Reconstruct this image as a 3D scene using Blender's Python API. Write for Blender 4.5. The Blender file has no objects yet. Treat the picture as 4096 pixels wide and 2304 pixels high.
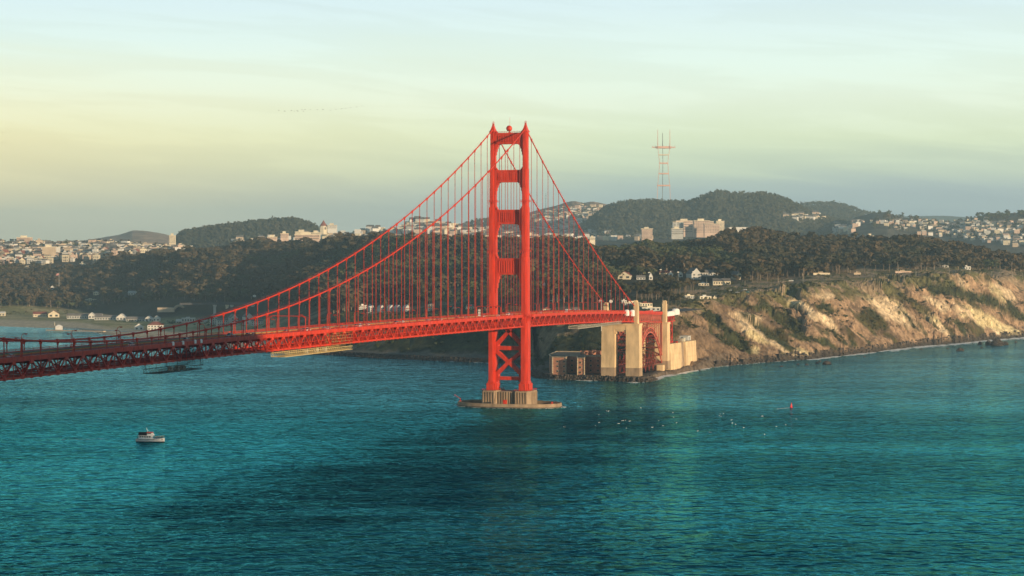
import bpy, math, random
import numpy as np
from mathutils import Vector, Matrix

# ------------------------------------------------------------------ camera, world, sun, exposure
scene = bpy.context.scene
COL = scene.collection
CAM = (511.5, -1548.3, 124.7)
PSI = math.radians(18.2095)                 # heading: +Y turned towards -X
FW = (-math.sin(PSI), math.cos(PSI)); RT = (math.cos(PSI), math.sin(PSI))
HOR, CX, FD = 633.4, 1288.0, 5081.0         # horizon row, centre column, focal length (survey units)
cam_d = bpy.data.cameras.new('camera'); cam = bpy.data.objects.new('camera', cam_d); COL.objects.link(cam)
cam.location = CAM
cam.rotation_euler = (math.radians(90 - 1.0269), 0, PSI)
cam_d.sensor_width = 36; cam_d.lens = 36 * 8079.3 / 4096
cam_d.clip_start = 1; cam_d.clip_end = 60000
scene.camera = cam

SUN_EL = math.radians(8.2)
SUN = Vector((0.894 * math.cos(SUN_EL), -0.448 * math.cos(SUN_EL), math.sin(SUN_EL)))
sl = bpy.data.lights.new('sun', 'SUN'); sl.energy = 5.0; sl.angle = math.radians(.5); sl.color = (1.0, .74, .46)
so = bpy.data.objects.new('sun', sl); COL.objects.link(so); so.rotation_euler = SUN.to_track_quat('Z', 'Y').to_euler()

world = bpy.data.worlds.new('World'); scene.world = world; world.use_nodes = True
nt = world.node_tree; nt.nodes.clear()
def N(nt, t, **k):
    n = nt.nodes.new(t)
    for a, b in k.items(): setattr(n, a, b)
    return n
def L(nt, a, b): nt.links.new(a, b)
def mth(nt, op, a, b=None, c=None, clamp=False):
    n = N(nt, 'ShaderNodeMath', operation=op, use_clamp=clamp)
    for i, s in enumerate((a, b, c)):
        if s is None: continue
        if isinstance(s, (int, float)): n.inputs[i].default_value = s
        else: L(nt, s, n.inputs[i])
    return n.outputs[0]
def mixc(nt, f, a, b, mode='MIX'):
    n = N(nt, 'ShaderNodeMix', data_type='RGBA', blend_type=mode)
    for sock, s in ((n.inputs[0], f), (n.inputs[6], a), (n.inputs[7], b)):
        if isinstance(s, (int, float)): sock.default_value = s
        elif isinstance(s, tuple): sock.default_value = (*s, 1) if len(s) == 3 else s
        else: L(nt, s, sock)
    return n.outputs[2]
def ramp(nt, f, stops, interp='LINEAR'):
    n = N(nt, 'ShaderNodeValToRGB'); r = n.color_ramp; r.interpolation = interp
    while len(r.elements) < len(stops): r.elements.new(.5)
    for e, (p, c) in zip(r.elements, stops):
        e.position = p; e.color = (*c, 1) if isinstance(c, tuple) else (c, c, c, 1)
    L(nt, f, n.inputs[0]); return n.outputs[0]
def noise(nt, vec, scale, detail=4, rough=.55, dist=0.):
    n = N(nt, 'ShaderNodeTexNoise'); n.inputs['Scale'].default_value = scale; n.inputs['Detail'].default_value = detail
    n.inputs['Roughness'].default_value = rough; n.inputs['Distortion'].default_value = dist
    if vec is not None: L(nt, vec, n.inputs['Vector'])
    return n.outputs['Fac']
def mapping(nt, vec, scale=(1, 1, 1), rot=(0, 0, 0)):
    n = N(nt, 'ShaderNodeMapping'); n.inputs['Scale'].default_value = scale; n.inputs['Rotation'].default_value = rot
    L(nt, vec, n.inputs['Vector']); return n.outputs[0]

sky = N(nt, 'ShaderNodeTexSky', sky_type='NISHITA', sun_disc=False, sun_elevation=SUN_EL,
        sun_rotation=math.atan2(SUN.x, SUN.y), altitude=50, air_density=1.0, dust_density=1.5, ozone_density=3.0)
tc = N(nt, 'ShaderNodeTexCoord')
sep = N(nt, 'ShaderNodeSeparateXYZ'); L(nt, tc.outputs['Generated'], sep.inputs[0])
def dot(nt, v, d):
    n = N(nt, 'ShaderNodeVectorMath', operation='DOT_PRODUCT'); L(nt, v, n.inputs[0]); n.inputs[1].default_value = d; return n.outputs['Value']
rr = dot(nt, tc.outputs['Generated'], (RT[0], RT[1], 0))
el = sep.outputs['Z']
# thin high cloud: long streaks, tilted a little
comb = N(nt, 'ShaderNodeCombineXYZ')
L(nt, mth(nt, 'MULTIPLY', rr, 5.0), comb.inputs[0])
L(nt, mth(nt, 'ADD', mth(nt, 'MULTIPLY', el, 58.0), mth(nt, 'MULTIPLY', rr, 4.6)), comb.inputs[1])
cl = noise(nt, comb.outputs[0], 1.0, 8, .60, .5)
el2 = mth(nt, 'ADD', el, mth(nt, 'MULTIPLY', mth(nt, 'SUBTRACT', cl, .5), .024))
def ZZ(deg): return (math.sin(math.radians(deg)) + .02) / .62
band = ramp(nt, mth(nt, 'DIVIDE', mth(nt, 'ADD', el2, .02), .62), [
    (ZZ(-1), (.45, .59, .66)), (ZZ(.9), (.56, .74, .80)), (ZZ(1.6), (.74, .94, .84)), (ZZ(2.3), (.99, 1.15, .76)),
    (ZZ(3.2), (1.14, 1.27, .82)), (ZZ(4.2), (1.16, 1.29, 1.0)), (ZZ(5.4), (1.06, 1.25, 1.10)), (ZZ(7), (.90, 1.10, 1.12)), (ZZ(12), (.52, .74, .82)),
    (ZZ(22), (.20, .37, .46)), (ZZ(36), (.08, .18, .25))])
wf = N(nt, 'ShaderNodeMapRange'); L(nt, rr, wf.inputs[0]); wf.inputs[1].default_value = .06; wf.inputs[2].default_value = -.27
wf.inputs[3].default_value = 0; wf.inputs[4].default_value = .85
we = ramp(nt, mth(nt, 'DIVIDE', mth(nt, 'ADD', el2, .02), .62), [(ZZ(0), .95), (ZZ(1.6), 1.), (ZZ(3.), .85), (ZZ(4.4), .35), (ZZ(6.), 0.)])
band = mixc(nt, mth(nt, 'MULTIPLY', wf.outputs[0], we), band, (1.56, 1.27, .60))
cf = N(nt, 'ShaderNodeMapRange'); L(nt, rr, cf.inputs[0]); cf.inputs[1].default_value = -.05; cf.inputs[2].default_value = .25
cf.inputs[3].default_value = 0; cf.inputs[4].default_value = .6
ce = ramp(nt, mth(nt, 'DIVIDE', mth(nt, 'ADD', el2, .02), .62), [(ZZ(0), .9), (ZZ(1.6), .8), (ZZ(3.), .1), (ZZ(5), 0.)])
band = mixc(nt, mth(nt, 'MULTIPLY', cf.outputs[0], ce), band, (.50, .58, .77))
band = mixc(nt, 1.0, band, ramp(nt, cl, [(.3, .95), (.48, .985), (.54, 1.03), (.7, 1.05)]), 'MULTIPLY')
sc10 = N(nt, 'ShaderNodeVectorMath', operation='SCALE'); L(nt, band, sc10.inputs[0]); sc10.inputs['Scale'].default_value = 6.45
fade = ramp(nt, el, [(0., .96), (.2, .90), (.6, .70), (1., .6)])
skyc = mixc(nt, fade, sky.outputs[0], sc10.outputs[0])
bg = N(nt, 'ShaderNodeBackground'); bg.inputs['Strength'].default_value = .1; L(nt, skyc, bg.inputs[0])
wo = N(nt, 'ShaderNodeOutputWorld'); L(nt, bg.outputs[0], wo.inputs[0])

scene.view_settings.view_transform = 'Standard'; scene.view_settings.look = 'None'
scene.view_settings.exposure = 0.64; scene.view_settings.gamma = 1.0
scene.view_settings.use_curve_mapping = False
scene.render.engine = 'CYCLES'
cy = scene.cycles
cy.max_bounces = 5; cy.diffuse_bounces = 2; cy.glossy_bounces = 2; cy.transmission_bounces = 2; cy.volume_bounces = 0
cy.transparent_max_bounces = 8; cy.caustics_reflective = False; cy.caustics_refractive = False
cy.use_denoising = True; cy.denoiser = 'OPENIMAGEDENOISE'; cy.denoising_input_passes = 'RGB_ALBEDO_NORMAL'

# ------------------------------------------------------------------ helpers
rng = np.random.default_rng(7); random.seed(7)
def W(x, d, z=0.):                         # survey column x at horizontal distance d, height z -> world point
    r = (x - CX) / FD * d
    return (CAM[0] + FW[0] * d + RT[0] * r, CAM[1] + FW[1] * d + RT[1] * r, z)
def zy(y, d): return CAM[2] - (y - HOR) * d / FD
def yz(z, d): return HOR - (z - CAM[2]) * FD / d
def dw(y): return CAM[2] * FD / (y - HOR)  # distance of a point at sea level
def inv(px, py):                           # world x,y -> column, distance
    ax, ay = px - CAM[0], py - CAM[1]
    d = ax * FW[0] + ay * FW[1]; r = ax * RT[0] + ay * RT[1]
    return CX + r / d * FD, d

class MB:
    def __init__(s): s.v = []; s.f = []; s.m = []
    def face(s, pts, mi=0):
        b = len(s.v); s.v += [tuple(p) for p in pts]; s.f.append(tuple(range(b, b + len(pts)))); s.m.append(mi)
    def hexa(s, p, mi=0):                  # 8 points: bottom ring, top ring
        b = len(s.v); s.v += [tuple(q) for q in p]
        for f in ((3, 2, 1, 0), (4, 5, 6, 7), (0, 1, 5, 4), (1, 2, 6, 5), (2, 3, 7, 6), (3, 0, 4, 7)):
            s.f.append(tuple(b + i for i in f)); s.m.append(mi)
    def box(s, x0, x1, y0, y1, z0, z1, mi=0):
        s.hexa([(x0, y0, z0), (x1, y0, z0), (x1, y1, z0), (x0, y1, z0), (x0, y0, z1), (x1, y0, z1), (x1, y1, z1), (x0, y1, z1)], mi)
    def cbox(s, c, w, d, h, rz=0, mi=0):   # base centre
        ca, sa = math.cos(rz), math.sin(rz)
        p = [(c[0] + ca * a - sa * b, c[1] + sa * a + ca * b, c[2] + z) for z in (0, h) for a, b in ((-w / 2, -d / 2), (w / 2, -d / 2), (w / 2, d / 2), (-w / 2, d / 2))]
        s.hexa(p, mi)
    def prism(s, poly, z0, z1, mi=0, sc=1., c=(0, 0)):
        n = len(poly); b = len(s.v)
        s.v += [(x, y, z0) for x, y in poly] + [(c[0] + (x - c[0]) * sc, c[1] + (y - c[1]) * sc, z1) for x, y in poly]
        s.f.append(tuple(b + i for i in reversed(range(n)))); s.m.append(mi)
        s.f.append(tuple(b + n + i for i in range(n))); s.m.append(mi)
        for i in range(n):
            j = (i + 1) % n; s.f.append((b + i, b + j, b + n + j, b + n + i)); s.m.append(mi)
    def beam(s, p, q, w, h=None, mi=0):
        h = w if h is None else h
        p, q = Vector(p), Vector(q); d = (q - p).normalized()
        up = Vector((0, 0, 1)) if abs(d.z) < .99 else Vector((0, 1, 0))
        a = d.cross(up).normalized() * (w / 2); b = a.cross(d).normalized() * (h / 2)
        s.hexa([p - a - b, p + a - b, q + a - b, q - a - b, p - a + b, p + a + b, q + a + b, q - a + b], mi)
    def tube(s, pts, r, n=8, mi=0, cap=True):
        pts = [Vector(p) for p in pts]; b = len(s.v); k = len(pts)
        rs = r if isinstance(r, (list, tuple)) else [r] * k
        for i, p in enumerate(pts):
            d = (pts[min(i + 1, k - 1)] - pts[max(i - 1, 0)]).normalized()
            up = Vector((0, 0, 1)) if abs(d.z) < .95 else Vector((1, 0, 0))
            a = d.cross(up).normalized(); c = a.cross(d)
            for j in range(n):
                t = 2 * math.pi * j / n; s.v.append(tuple(p + (a * math.cos(t) + c * math.sin(t)) * rs[i]))
        for i in range(k - 1):
            for j in range(n):
                j2 = (j + 1) % n; s.f.append((b + i * n + j, b + i * n + j2, b + (i + 1) * n + j2, b + (i + 1) * n + j)); s.m.append(mi)
        if cap:
            s.f.append(tuple(b + j for j in reversed(range(n)))); s.m.append(mi)
            s.f.append(tuple(b + (k - 1) * n + j for j in range(n))); s.m.append(mi)
    def lathe(s, prof, n=12, c=(0, 0, 0), mi=0):
        b = len(s.v)
        for r, z in prof:
            for j in range(n):
                t = 2 * math.pi * (j + .5) / n; s.v.append((c[0] + r * math.cos(t), c[1] + r * math.sin(t), c[2] + z))
        for i in range(len(prof) - 1):
            for j in range(n):
                j2 = (j + 1) % n; s.f.append((b + i * n + j, b + i * n + j2, b + (i + 1) * n + j2, b + (i + 1) * n + j)); s.m.append(mi)
        s.f.append(tuple(b + (len(prof) - 1) * n + j for j in range(n))); s.m.append(mi)
    def mesh(s, name, mats, smooth=False):
        me = bpy.data.meshes.new(name); me.from_pydata(s.v, [], s.f)
        for m in (mats if isinstance(mats, (list, tuple)) else [mats]): me.materials.append(m)
        me.polygons.foreach_set('material_index', s.m)
        if smooth: me.polygons.foreach_set('use_smooth', [True] * len(s.f))
        me.update(); return me
    def build(s, name, mats, parent=None, smooth=False): return ob(name, s.mesh(name, mats, smooth), parent)

def ob(name, me, parent=None, loc=None, rz=None, scale=None):
    o = bpy.data.objects.new(name, me); COL.objects.link(o)
    if parent is not None: o.parent = parent
    if loc is not None: o.location = loc
    if rz is not None: o.rotation_euler = (0, 0, rz)
    if scale is not None: o.scale = scale
    return o
def tag(o, label=None, cat=None, group=None, kind=None):
    if label: o['label'] = label
    if cat: o['category'] = cat
    if group: o['group'] = group
    if kind: o['kind'] = kind
    return o
def thing(name, label, cat, loc=(0, 0, 0), rz=0., group=None):
    return tag(ob(name, None, None, loc, rz), label, cat, group)
def npmesh(name, v, f, mats, mi=None, smooth=False):   # numpy vertices and equal-size faces
    me = bpy.data.meshes.new(name); v = np.ascontiguousarray(v, np.float32); f = np.ascontiguousarray(f, np.int32)
    k = f.shape[1]
    me.vertices.add(len(v)); me.vertices.foreach_set('co', v.ravel())
    me.loops.add(f.size); me.loops.foreach_set('vertex_index', f.ravel())
    me.polygons.add(len(f)); me.polygons.foreach_set('loop_start', np.arange(0, f.size, k, dtype=np.int32))
    for m in (mats if isinstance(mats, (list, tuple)) else [mats]): me.materials.append(m)
    if mi is not None: me.polygons.foreach_set('material_index', np.ascontiguousarray(mi, np.int32))
    me.polygons.foreach_set('use_smooth', np.full(len(f), smooth))
    me.update(calc_edges=True); return me

def _h(i, j, s):
    n = (i.astype(np.int64) * 374761393 + j.astype(np.int64) * 668265263 + s * 974634751) & 0x7fffffff
    n = ((n ^ (n >> 13)) * 1274126177) & 0x7fffffff
    return ((n ^ (n >> 16)) & 0xffff) / 32767.5 - 1.
def vn(x, y, s=0):
    xi, yi = np.floor(x), np.floor(y); fx, fy = x - xi, y - yi
    fx = fx * fx * (3 - 2 * fx); fy = fy * fy * (3 - 2 * fy); xi = xi.astype(np.int64); yi = yi.astype(np.int64)
    a, b, c, d = _h(xi, yi, s), _h(xi + 1, yi, s), _h(xi, yi + 1, s), _h(xi + 1, yi + 1, s)
    return (a + (b - a) * fx) * (1 - fy) + (c + (d - c) * fx) * fy
def fbm(x, y, o=4, s=0, g=.5):
    t = 0.; a = 1.; n = 0.
    for k in range(o): t = t + a * vn(x, y, s + k * 17); n += a; a *= g; x = x * 2.03 + 11.3; y = y * 2.03 + 5.7
    return t / n
def sst(a, b, x): t = np.clip((x - a) / (b - a), 0, 1); return t * t * (3 - 2 * t)

# ------------------------------------------------------------------ materials
def mat(name, col, rough=.7, var=.12, scale=.3, spec=.3, bump=0., bscale=1., col2=None, metal=0., rnd=0., streak=None):
    m = bpy.data.materials.new(name); m.use_nodes = True; t = m.node_tree; b = t.nodes['Principled BSDF']
    geo = N(t, 'ShaderNodeNewGeometry'); p = geo.outputs['Position']
    if streak: p = mapping(t, p, streak)
    f = noise(t, p, scale, 5, .6)
    c2 = col2 or tuple(c * (1 - var * 2.2) for c in col); c1 = tuple(min(c * (1 + var), 1) for c in col)
    c = mixc(t, ramp(t, f, [(.32, 0.), (.68, 1.)]), c2, c1)
    if rnd:
        oi = N(t, 'ShaderNodeObjectInfo')
        c = mixc(t, 1., c, ramp(t, oi.outputs['Random'], [(0, 1 - rnd), (1, 1 + rnd)]), 'MULTIPLY')
    L(t, c, b.inputs['Base Color']); b.inputs['Roughness'].default_value = rough; b.inputs['Metallic'].default_value = metal
    b.inputs['Specular IOR Level'].default_value = spec
    if bump:
        bn = N(t, 'ShaderNodeBump'); bn.inputs['Strength'].default_value = bump; bn.inputs['Distance'].default_value = .5
        L(t, noise(t, geo.outputs['Position'], bscale, 5, .6), bn.inputs['Height']); L(t, bn.outputs[0], b.inputs['Normal'])
    return m
M = {}
M['red'] = mat('orange_red_paint', (.60, .044, .014), .5, .15, .55, .3, streak=(1, 1, .13))
M['shadered'] = mat('shaded_red_paint', (.26, .045, .028), .7, .2, .4)  # bridge red darkened: shade inside the arch put into the bracing colour
M['hazered'] = mat('haze_paled_red_paint', (.62, .15, .095), .6, .16, .25)  # bridge red paled to pink: haze over the arch put into the colour
M['redrope'] = mat('orange_red_rope', (.42, .045, .024), .6, .10, .3)
M['concrete'] = mat('weathered_concrete', (.80, .59, .34), .85, .06, .16, .2, .35, .8, col2=(.50, .365, .21), streak=(1, 1, .3))
M['pierc'] = mat('pier_concrete', (.40, .29, .185), .85, .12, .18, .2, .3, .8, col2=(.22, .16, .11), streak=(1, 1, .3))
M['wet'] = mat('wet_concrete', (.12, .10, .075), .6, .2, .2, .3, .3, .8)
M['brick'] = mat('brick', (.55, .25, .155), .85, .14, .5, .2, .2, 2.)
M['trim'] = mat('stone_trim', (.42, .33, .22), .8, .1, .5)
M['asphalt'] = mat('asphalt', (.055, .052, .05), .9, .15, .2)
M['path'] = mat('pale_path', (.30, .25, .19), .9, .1, .1)
M['line'] = mat('lane_paint', (.75, .70, .55), .7, .05)
M['white'] = mat('white_paint', (.68, .66, .61), .6, .05, .3)
M['hullwhite'] = mat('white_gelcoat', (.88, .87, .84), .4, .04)
M['cream'] = mat('cream_paint', (.68, .60, .44), .7, .08, .1, rnd=.12)
M['palegrey'] = mat('pale_grey_paint', (.50, .50, .47), .7, .08, .1, rnd=.12)
M['tan'] = mat('tan_paint', (.50, .40, .29), .7, .08, .1, rnd=.12)
M['pink'] = mat('pink_render', (.58, .43, .34), .7, .08, .1, rnd=.12)
M['brickwall'] = mat('brick_red_wall', (.30, .12, .09), .8, .1, .1)
M['greyroof'] = mat('grey_roof', (.16, .15, .14), .85, .1, .1, rnd=.2)
M['redroof'] = mat('red_tile_roof', (.24, .085, .06), .85, .1, .3)
M['glass'] = mat('dark_glass', (.05, .06, .065), .15, .1, 1., .5)
M['dark'] = mat('dark_canvas', (.02, .021, .022), .8, .1, .5)
M['redcan'] = mat('red_canvas', (.50, .03, .03), .7, .1, .5)
M['tarp'] = mat('white_tarpaulin', (.86, .84, .80), .6, .04, .4, bump=.4, bscale=1.2)
M['steel'] = mat('galvanised_steel', (.46, .42, .33), .5, .1, .5)
M['yellowsteel'] = mat('yellow_scaffold', (.60, .45, .20), .6, .1, .5)
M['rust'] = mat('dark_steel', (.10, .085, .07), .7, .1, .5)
M['bark'] = mat('bark', (.20, .155, .11), .9, .2, .4)
M['palebark'] = mat('pale_bark', (.30, .24, .17), .9, .2, .4)
M['rock'] = mat('dark_sea_rock', (.075, .06, .048), .8, .25, .4, .3, .6, .5)
M['foam'] = mat('foam', (.82, .80, .76), .8, .05, .3, .2)
M['black'] = mat('black_rubber', (.02, .02, .02), .7, .1)
M['lampwhite'] = mat('white_lamp_glass', (.80, .78, .72), .3, .03)
M['flag'] = mat('flag_cloth', (.60, .30, .28), .8, .2, 1.)
M['buoy'] = mat('red_buoy_paint', (.65, .015, .03), .5, .08, 1.)
M['bird'] = mat('dark_feathers', (.045, .04, .035), .8, .2, 2.)
M['skin'] = mat('skin', (.42, .26, .19), .6, .05)
M['mastpaint'] = mat('mast_red_white', (.62, .36, .27), .6, .1, .02)
M['mastwhite'] = mat('mast_white', (.66, .56, .40), .6, .1, .02)
CARCOL = {'white': (.75, .74, .72), 'black': (.03, .03, .032), 'silver': (.45, .46, .47), 'teal': (.02, .26, .30), 'grey': (.14, .145, .15), 'red': (.40, .04, .03)}
for k, c in CARCOL.items(): M['car_' + k] = mat(k + '_car_paint', c, .35, .05, .5, .5)
CLOTH = {'black': (.02, .02, .022), 'navy': (.02, .03, .06), 'grey': (.12, .12, .12), 'red': (.30, .03, .03), 'pale': (.5, .47, .42), 'brown': (.10, .06, .035)}
for k, c in CLOTH.items(): M['cloth_' + k] = mat(k + '_cloth', c, .85, .1, 2.)
def leafmat(name, c1, c2, c3):
    m = bpy.data.materials.new(name); m.use_nodes = True; t = m.node_tree; b = t.nodes['Principled BSDF']
    geo = N(t, 'ShaderNodeNewGeometry'); p = geo.outputs['Position']
    c = mixc(t, ramp(t, noise(t, p, .045, 2), [(.38, 0.), (.62, 1.)]), c1, c2)
    c = mixc(t, ramp(t, noise(t, p, .011, 2), [(.45, 0.), (.6, .8)]), c, c3)
    c = mixc(t, 1., c, ramp(t, noise(t, p, .45, 2), [(.25, .75), (.75, 1.25)]), 'MULTIPLY')
    L(t, c, b.inputs['Base Color']); b.inputs['Roughness'].default_value = .9; b.inputs['Specular IOR Level'].default_value = .1
    return m
M['leaf'] = leafmat('brown_green_foliage', (.072, .055, .030), (.110, .079, .044), (.054, .049, .026))
M['pineleaf'] = leafmat('dark_pine_foliage', (.048, .046, .026), (.078, .063, .036), (.040, .046, .024))
M['greenleaf'] = leafmat('green_foliage', (.075, .084, .034), (.10, .092, .042), (.06, .074, .03))
M['farleaf'] = leafmat('hazy_far_foliage', (.052, .054, .034), (.066, .062, .040), (.044, .050, .032))
# ------------------------------------------------------------------ terrain heights
SHX = [-900, 0, 195, 273, 300, 470, 626, 850, 942, 1224, 1335, 1346, 1360, 1400, 1510, 1600, 1625, 1640, 1665, 1690, 1720, 1755, 1800, 1900, 2000, 2050, 2200, 2306, 2400, 2500, 2576, 2900, 3500]
SHD = [3560, 3378, 3257, 3010, 2990, 2800, 2535, 2440, 2379, 2276, 2240, 2060, 2010, 1980, 1960, 1936, 1940, 1975, 2030, 2050, 2085, 2135, 2186, 2262, 2325, 2352, 2510, 2657, 2740, 2870, 2950, 3300, 4000]
PROF = [  # column, [(distance, height)...]
 (-900, [(3560, 0), (3700, 3), (4100, 6), (4300, 30), (4700, 75), (5300, 116), (5600, 130), (6200, 80), (7000, 50)]),
 (0, [(3378, 0), (3420, 2), (3930, 5), (4000, 20), (4250, 32), (4500, 56), (4800, 92), (5300, 126), (5600, 148), (6200, 90), (7000, 50)]),
 (300, [(2990, 0), (3030, 2), (3830, 5), (3920, 20), (4150, 36), (4400, 70), (4600, 96), (5000, 116), (5400, 148), (6100, 90), (7000, 50)]),
 (470, [(2800, 0), (2830, 3), (3450, 6), (3580, 18), (3640, 42), (3800, 48), (4000, 78), (4300, 112), (4700, 108), (5300, 136), (6000, 90), (7000, 50)]),
 (650, [(2530, 0), (2550, 3), (3150, 8), (3420, 22), (3500, 34), (3700, 56), (4000, 92), (4330, 127), (4700, 112), (5500, 90), (7000, 50)]),
 (850, [(2440, 0), (2446, 4), (2480, 5), (2560, 35), (2750, 40), (2900, 47), (3200, 70), (3500, 98), (3900, 137), (4300, 110), (4800, 66), (7000, 50)]),
 (1000, [(2350, 0), (2354, 4), (2385, 5), (2470, 40), (2700, 42), (2900, 57), (3150, 94), (3500, 143), (3900, 110), (4500, 62), (7000, 50)]),
 (1220, [(2276, 0), (2280, 4), (2310, 6), (2400, 50), (2600, 54), (2800, 70), (3050, 100), (3300, 126), (3700, 100), (4500, 56), (7000, 50)]),
 (1335, [(2240, 0), (2244, 4), (2275, 6), (2360, 52), (2600, 58), (2800, 76), (3050, 104), (3300, 124), (3700, 100), (4500, 56), (7000, 50)]),
 (1346, [(2060, 0), (2064, 3), (2210, 4), (2260, 6), (2350, 54), (2600, 60), (2800, 78), (3050, 104), (3300, 124), (3700, 100), (4500, 56)]),
 (1400, [(2012, 0), (2015, 4.2), (2150, 5), (2200, 7), (2280, 50), (2380, 62), (2600, 66), (2800, 82), (3050, 106), (3300, 126), (3700, 100), (4500, 56)]),
 (1600, [(1940, 0), (1943, 4.2), (2120, 5), (2160, 30), (2210, 60), (2400, 65), (2700, 78), (3000, 104), (3350, 124), (3800, 100), (4600, 56)]),
 (1625, [(1940, 0), (1943, 4.2), (2120, 5), (2180, 30), (2225, 60), (2400, 65), (2700, 78), (3000, 104), (3350, 126), (3800, 100), (4600, 56)]),
 (1690, [(2050, 0), (2062, 3), (2110, 5), (2150, 8), (2240, 60), (2400, 67), (2700, 78), (3000, 106), (3360, 130), (3800, 100), (4600, 56)]),
 (1755, [(2135, 0), (2150, 3), (2180, 9), (2275, 46), (2360, 66), (2730, 78), (2950, 100), (3380, 135), (3850, 100), (4650, 58)]),
 (1800, [(2190, 0), (2225, 14), (2330, 44), (2430, 68), (2750, 78), (2900, 92), (3100, 112), (3400, 140), (3900, 100), (4700, 60)]),
 (1900, [(2262, 0), (2282, 8), (2380, 42), (2470, 72), (2700, 80), (2900, 95), (3400, 140), (3900, 100), (4700, 60)]),
 (2000, [(2325, 0), (2345, 10), (2440, 48), (2530, 78), (2750, 85), (2950, 95), (3400, 132), (3900, 100), (4800, 60)]),
 (2100, [(2400, 0), (2420, 10), (2520, 50), (2640, 84), (2800, 88), (3000, 100), (3450, 126), (3950, 95), (4900, 60)]),
 (2200, [(2510, 0), (2530, 12), (2630, 52), (2750, 86), (2900, 91), (3100, 105), (3500, 134), (4000, 95), (5000, 60)]),
 (2300, [(2650, 0), (2675, 15), (2755, 50), (2870, 90), (2960, 94), (3150, 105), (3500, 127), (4000, 95), (5100, 60)]),
 (2400, [(2740, 0), (2760, 15), (2840, 50), (2950, 88), (3050, 92), (3200, 104), (3500, 118), (4000, 90), (5200, 60)]),
 (2500, [(2870, 0), (2890, 12), (2960, 45), (3060, 82), (3130, 88), (3300, 97), (3500, 106), (4000, 80), (5400, 60)]),
 (2576, [(2950, 0), (2968, 10), (3040, 38), (3140, 74), (3200, 86), (3400, 95), (3550, 97), (4000, 76), (5500, 60)]),
 (2900, [(3300, 0), (3330, 10), (3420, 45), (3550, 80), (3700, 85), (4000, 70), (5600, 60)]),
 (3500, [(4000, 0), (4050, 15), (4150, 60), (4500, 60), (6000, 60)])]
PX = np.array([p[0] for p in PROF], float)
SG = np.arange(0, 4200, 4.)
ZT = np.array([np.interp(SG, [q[0] - p[1][0][0] for q in p[1]], [q[1] for q in p[1]]) for p in PROF])
XG = np.arange(-900, 3501, 6.)
_i = np.clip(np.searchsorted(PX, XG) - 1, 0, len(PX) - 2); _f = np.clip((XG - PX[_i]) / (PX[_i + 1] - PX[_i]), 0, 1)[:, None]
ZG = ZT[_i] * (1 - _f) + ZT[_i + 1] * _f
_k = np.exp(-np.linspace(-2.2, 2.2, 23) ** 2); _k /= _k.sum()
_p = np.pad(ZG, ((11, 11), (0, 0)), 'edge'); _sm = sum(w * _p[j:j + len(XG)] for j, w in enumerate(_k))
_keep = ((XG > 1260) & (XG < 1660))[:, None]
ZG = np.where(_keep, ZG, _sm)
XS_ = np.arange(-900, 3501, 4.); SB = np.interp(XS_, SHX, SHD)
_k2 = np.exp(-np.linspace(-2.2, 2.2, 21) ** 2); _k2 /= _k2.sum(); _p2 = np.pad(SB, 10, 'edge'); _s2 = sum(w * _p2[j:j + len(SB)] for j, w in enumerate(_k2))
SB = np.where((XS_ > 1290) & (XS_ < 1650), SB, _s2)
def shore0(x): return np.interp(x, XS_, SB)
def shore(x):
    x = np.asarray(x, float); return shore0(x) + 5 * vn(x / 13., np.zeros_like(x), 3) + 3 * vn(x / 4., np.zeros_like(x), 4)
def Tbase(x, d):
    x = np.asarray(x, float); d = np.asarray(d, float); x, d = np.broadcast_arrays(x, d)
    s0 = d - shore0(x); s = s0 + (d - shore(x) - s0) * (1 - sst(4, 45, s0))
    cw = sst(1700, 1800, x); rx = (x - CX) / FD * 2500.
    s = s * (1 + cw * .38 * fbm(rx / 90., rx * 0, 3, 77) * sst(20, 90, s) * (1 - .6 * sst(300, 500, s)))
    u = np.clip((x + 900) / 6., 0, len(XG) - 1.001); i = u.astype(int); f = u - i
    j = np.clip(s / 4., 0, len(SG) - 1.001); j0 = j.astype(int); jf = j - j0
    za = ZG[i, j0] * (1 - jf) + ZG[i, j0 + 1] * jf; zb = ZG[i + 1, j0] * (1 - jf) + ZG[i + 1, j0 + 1] * jf
    z = za * (1 - f) + zb * f
    return np.where(s < 0, np.maximum(s * .25, -3.), z), s
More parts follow.
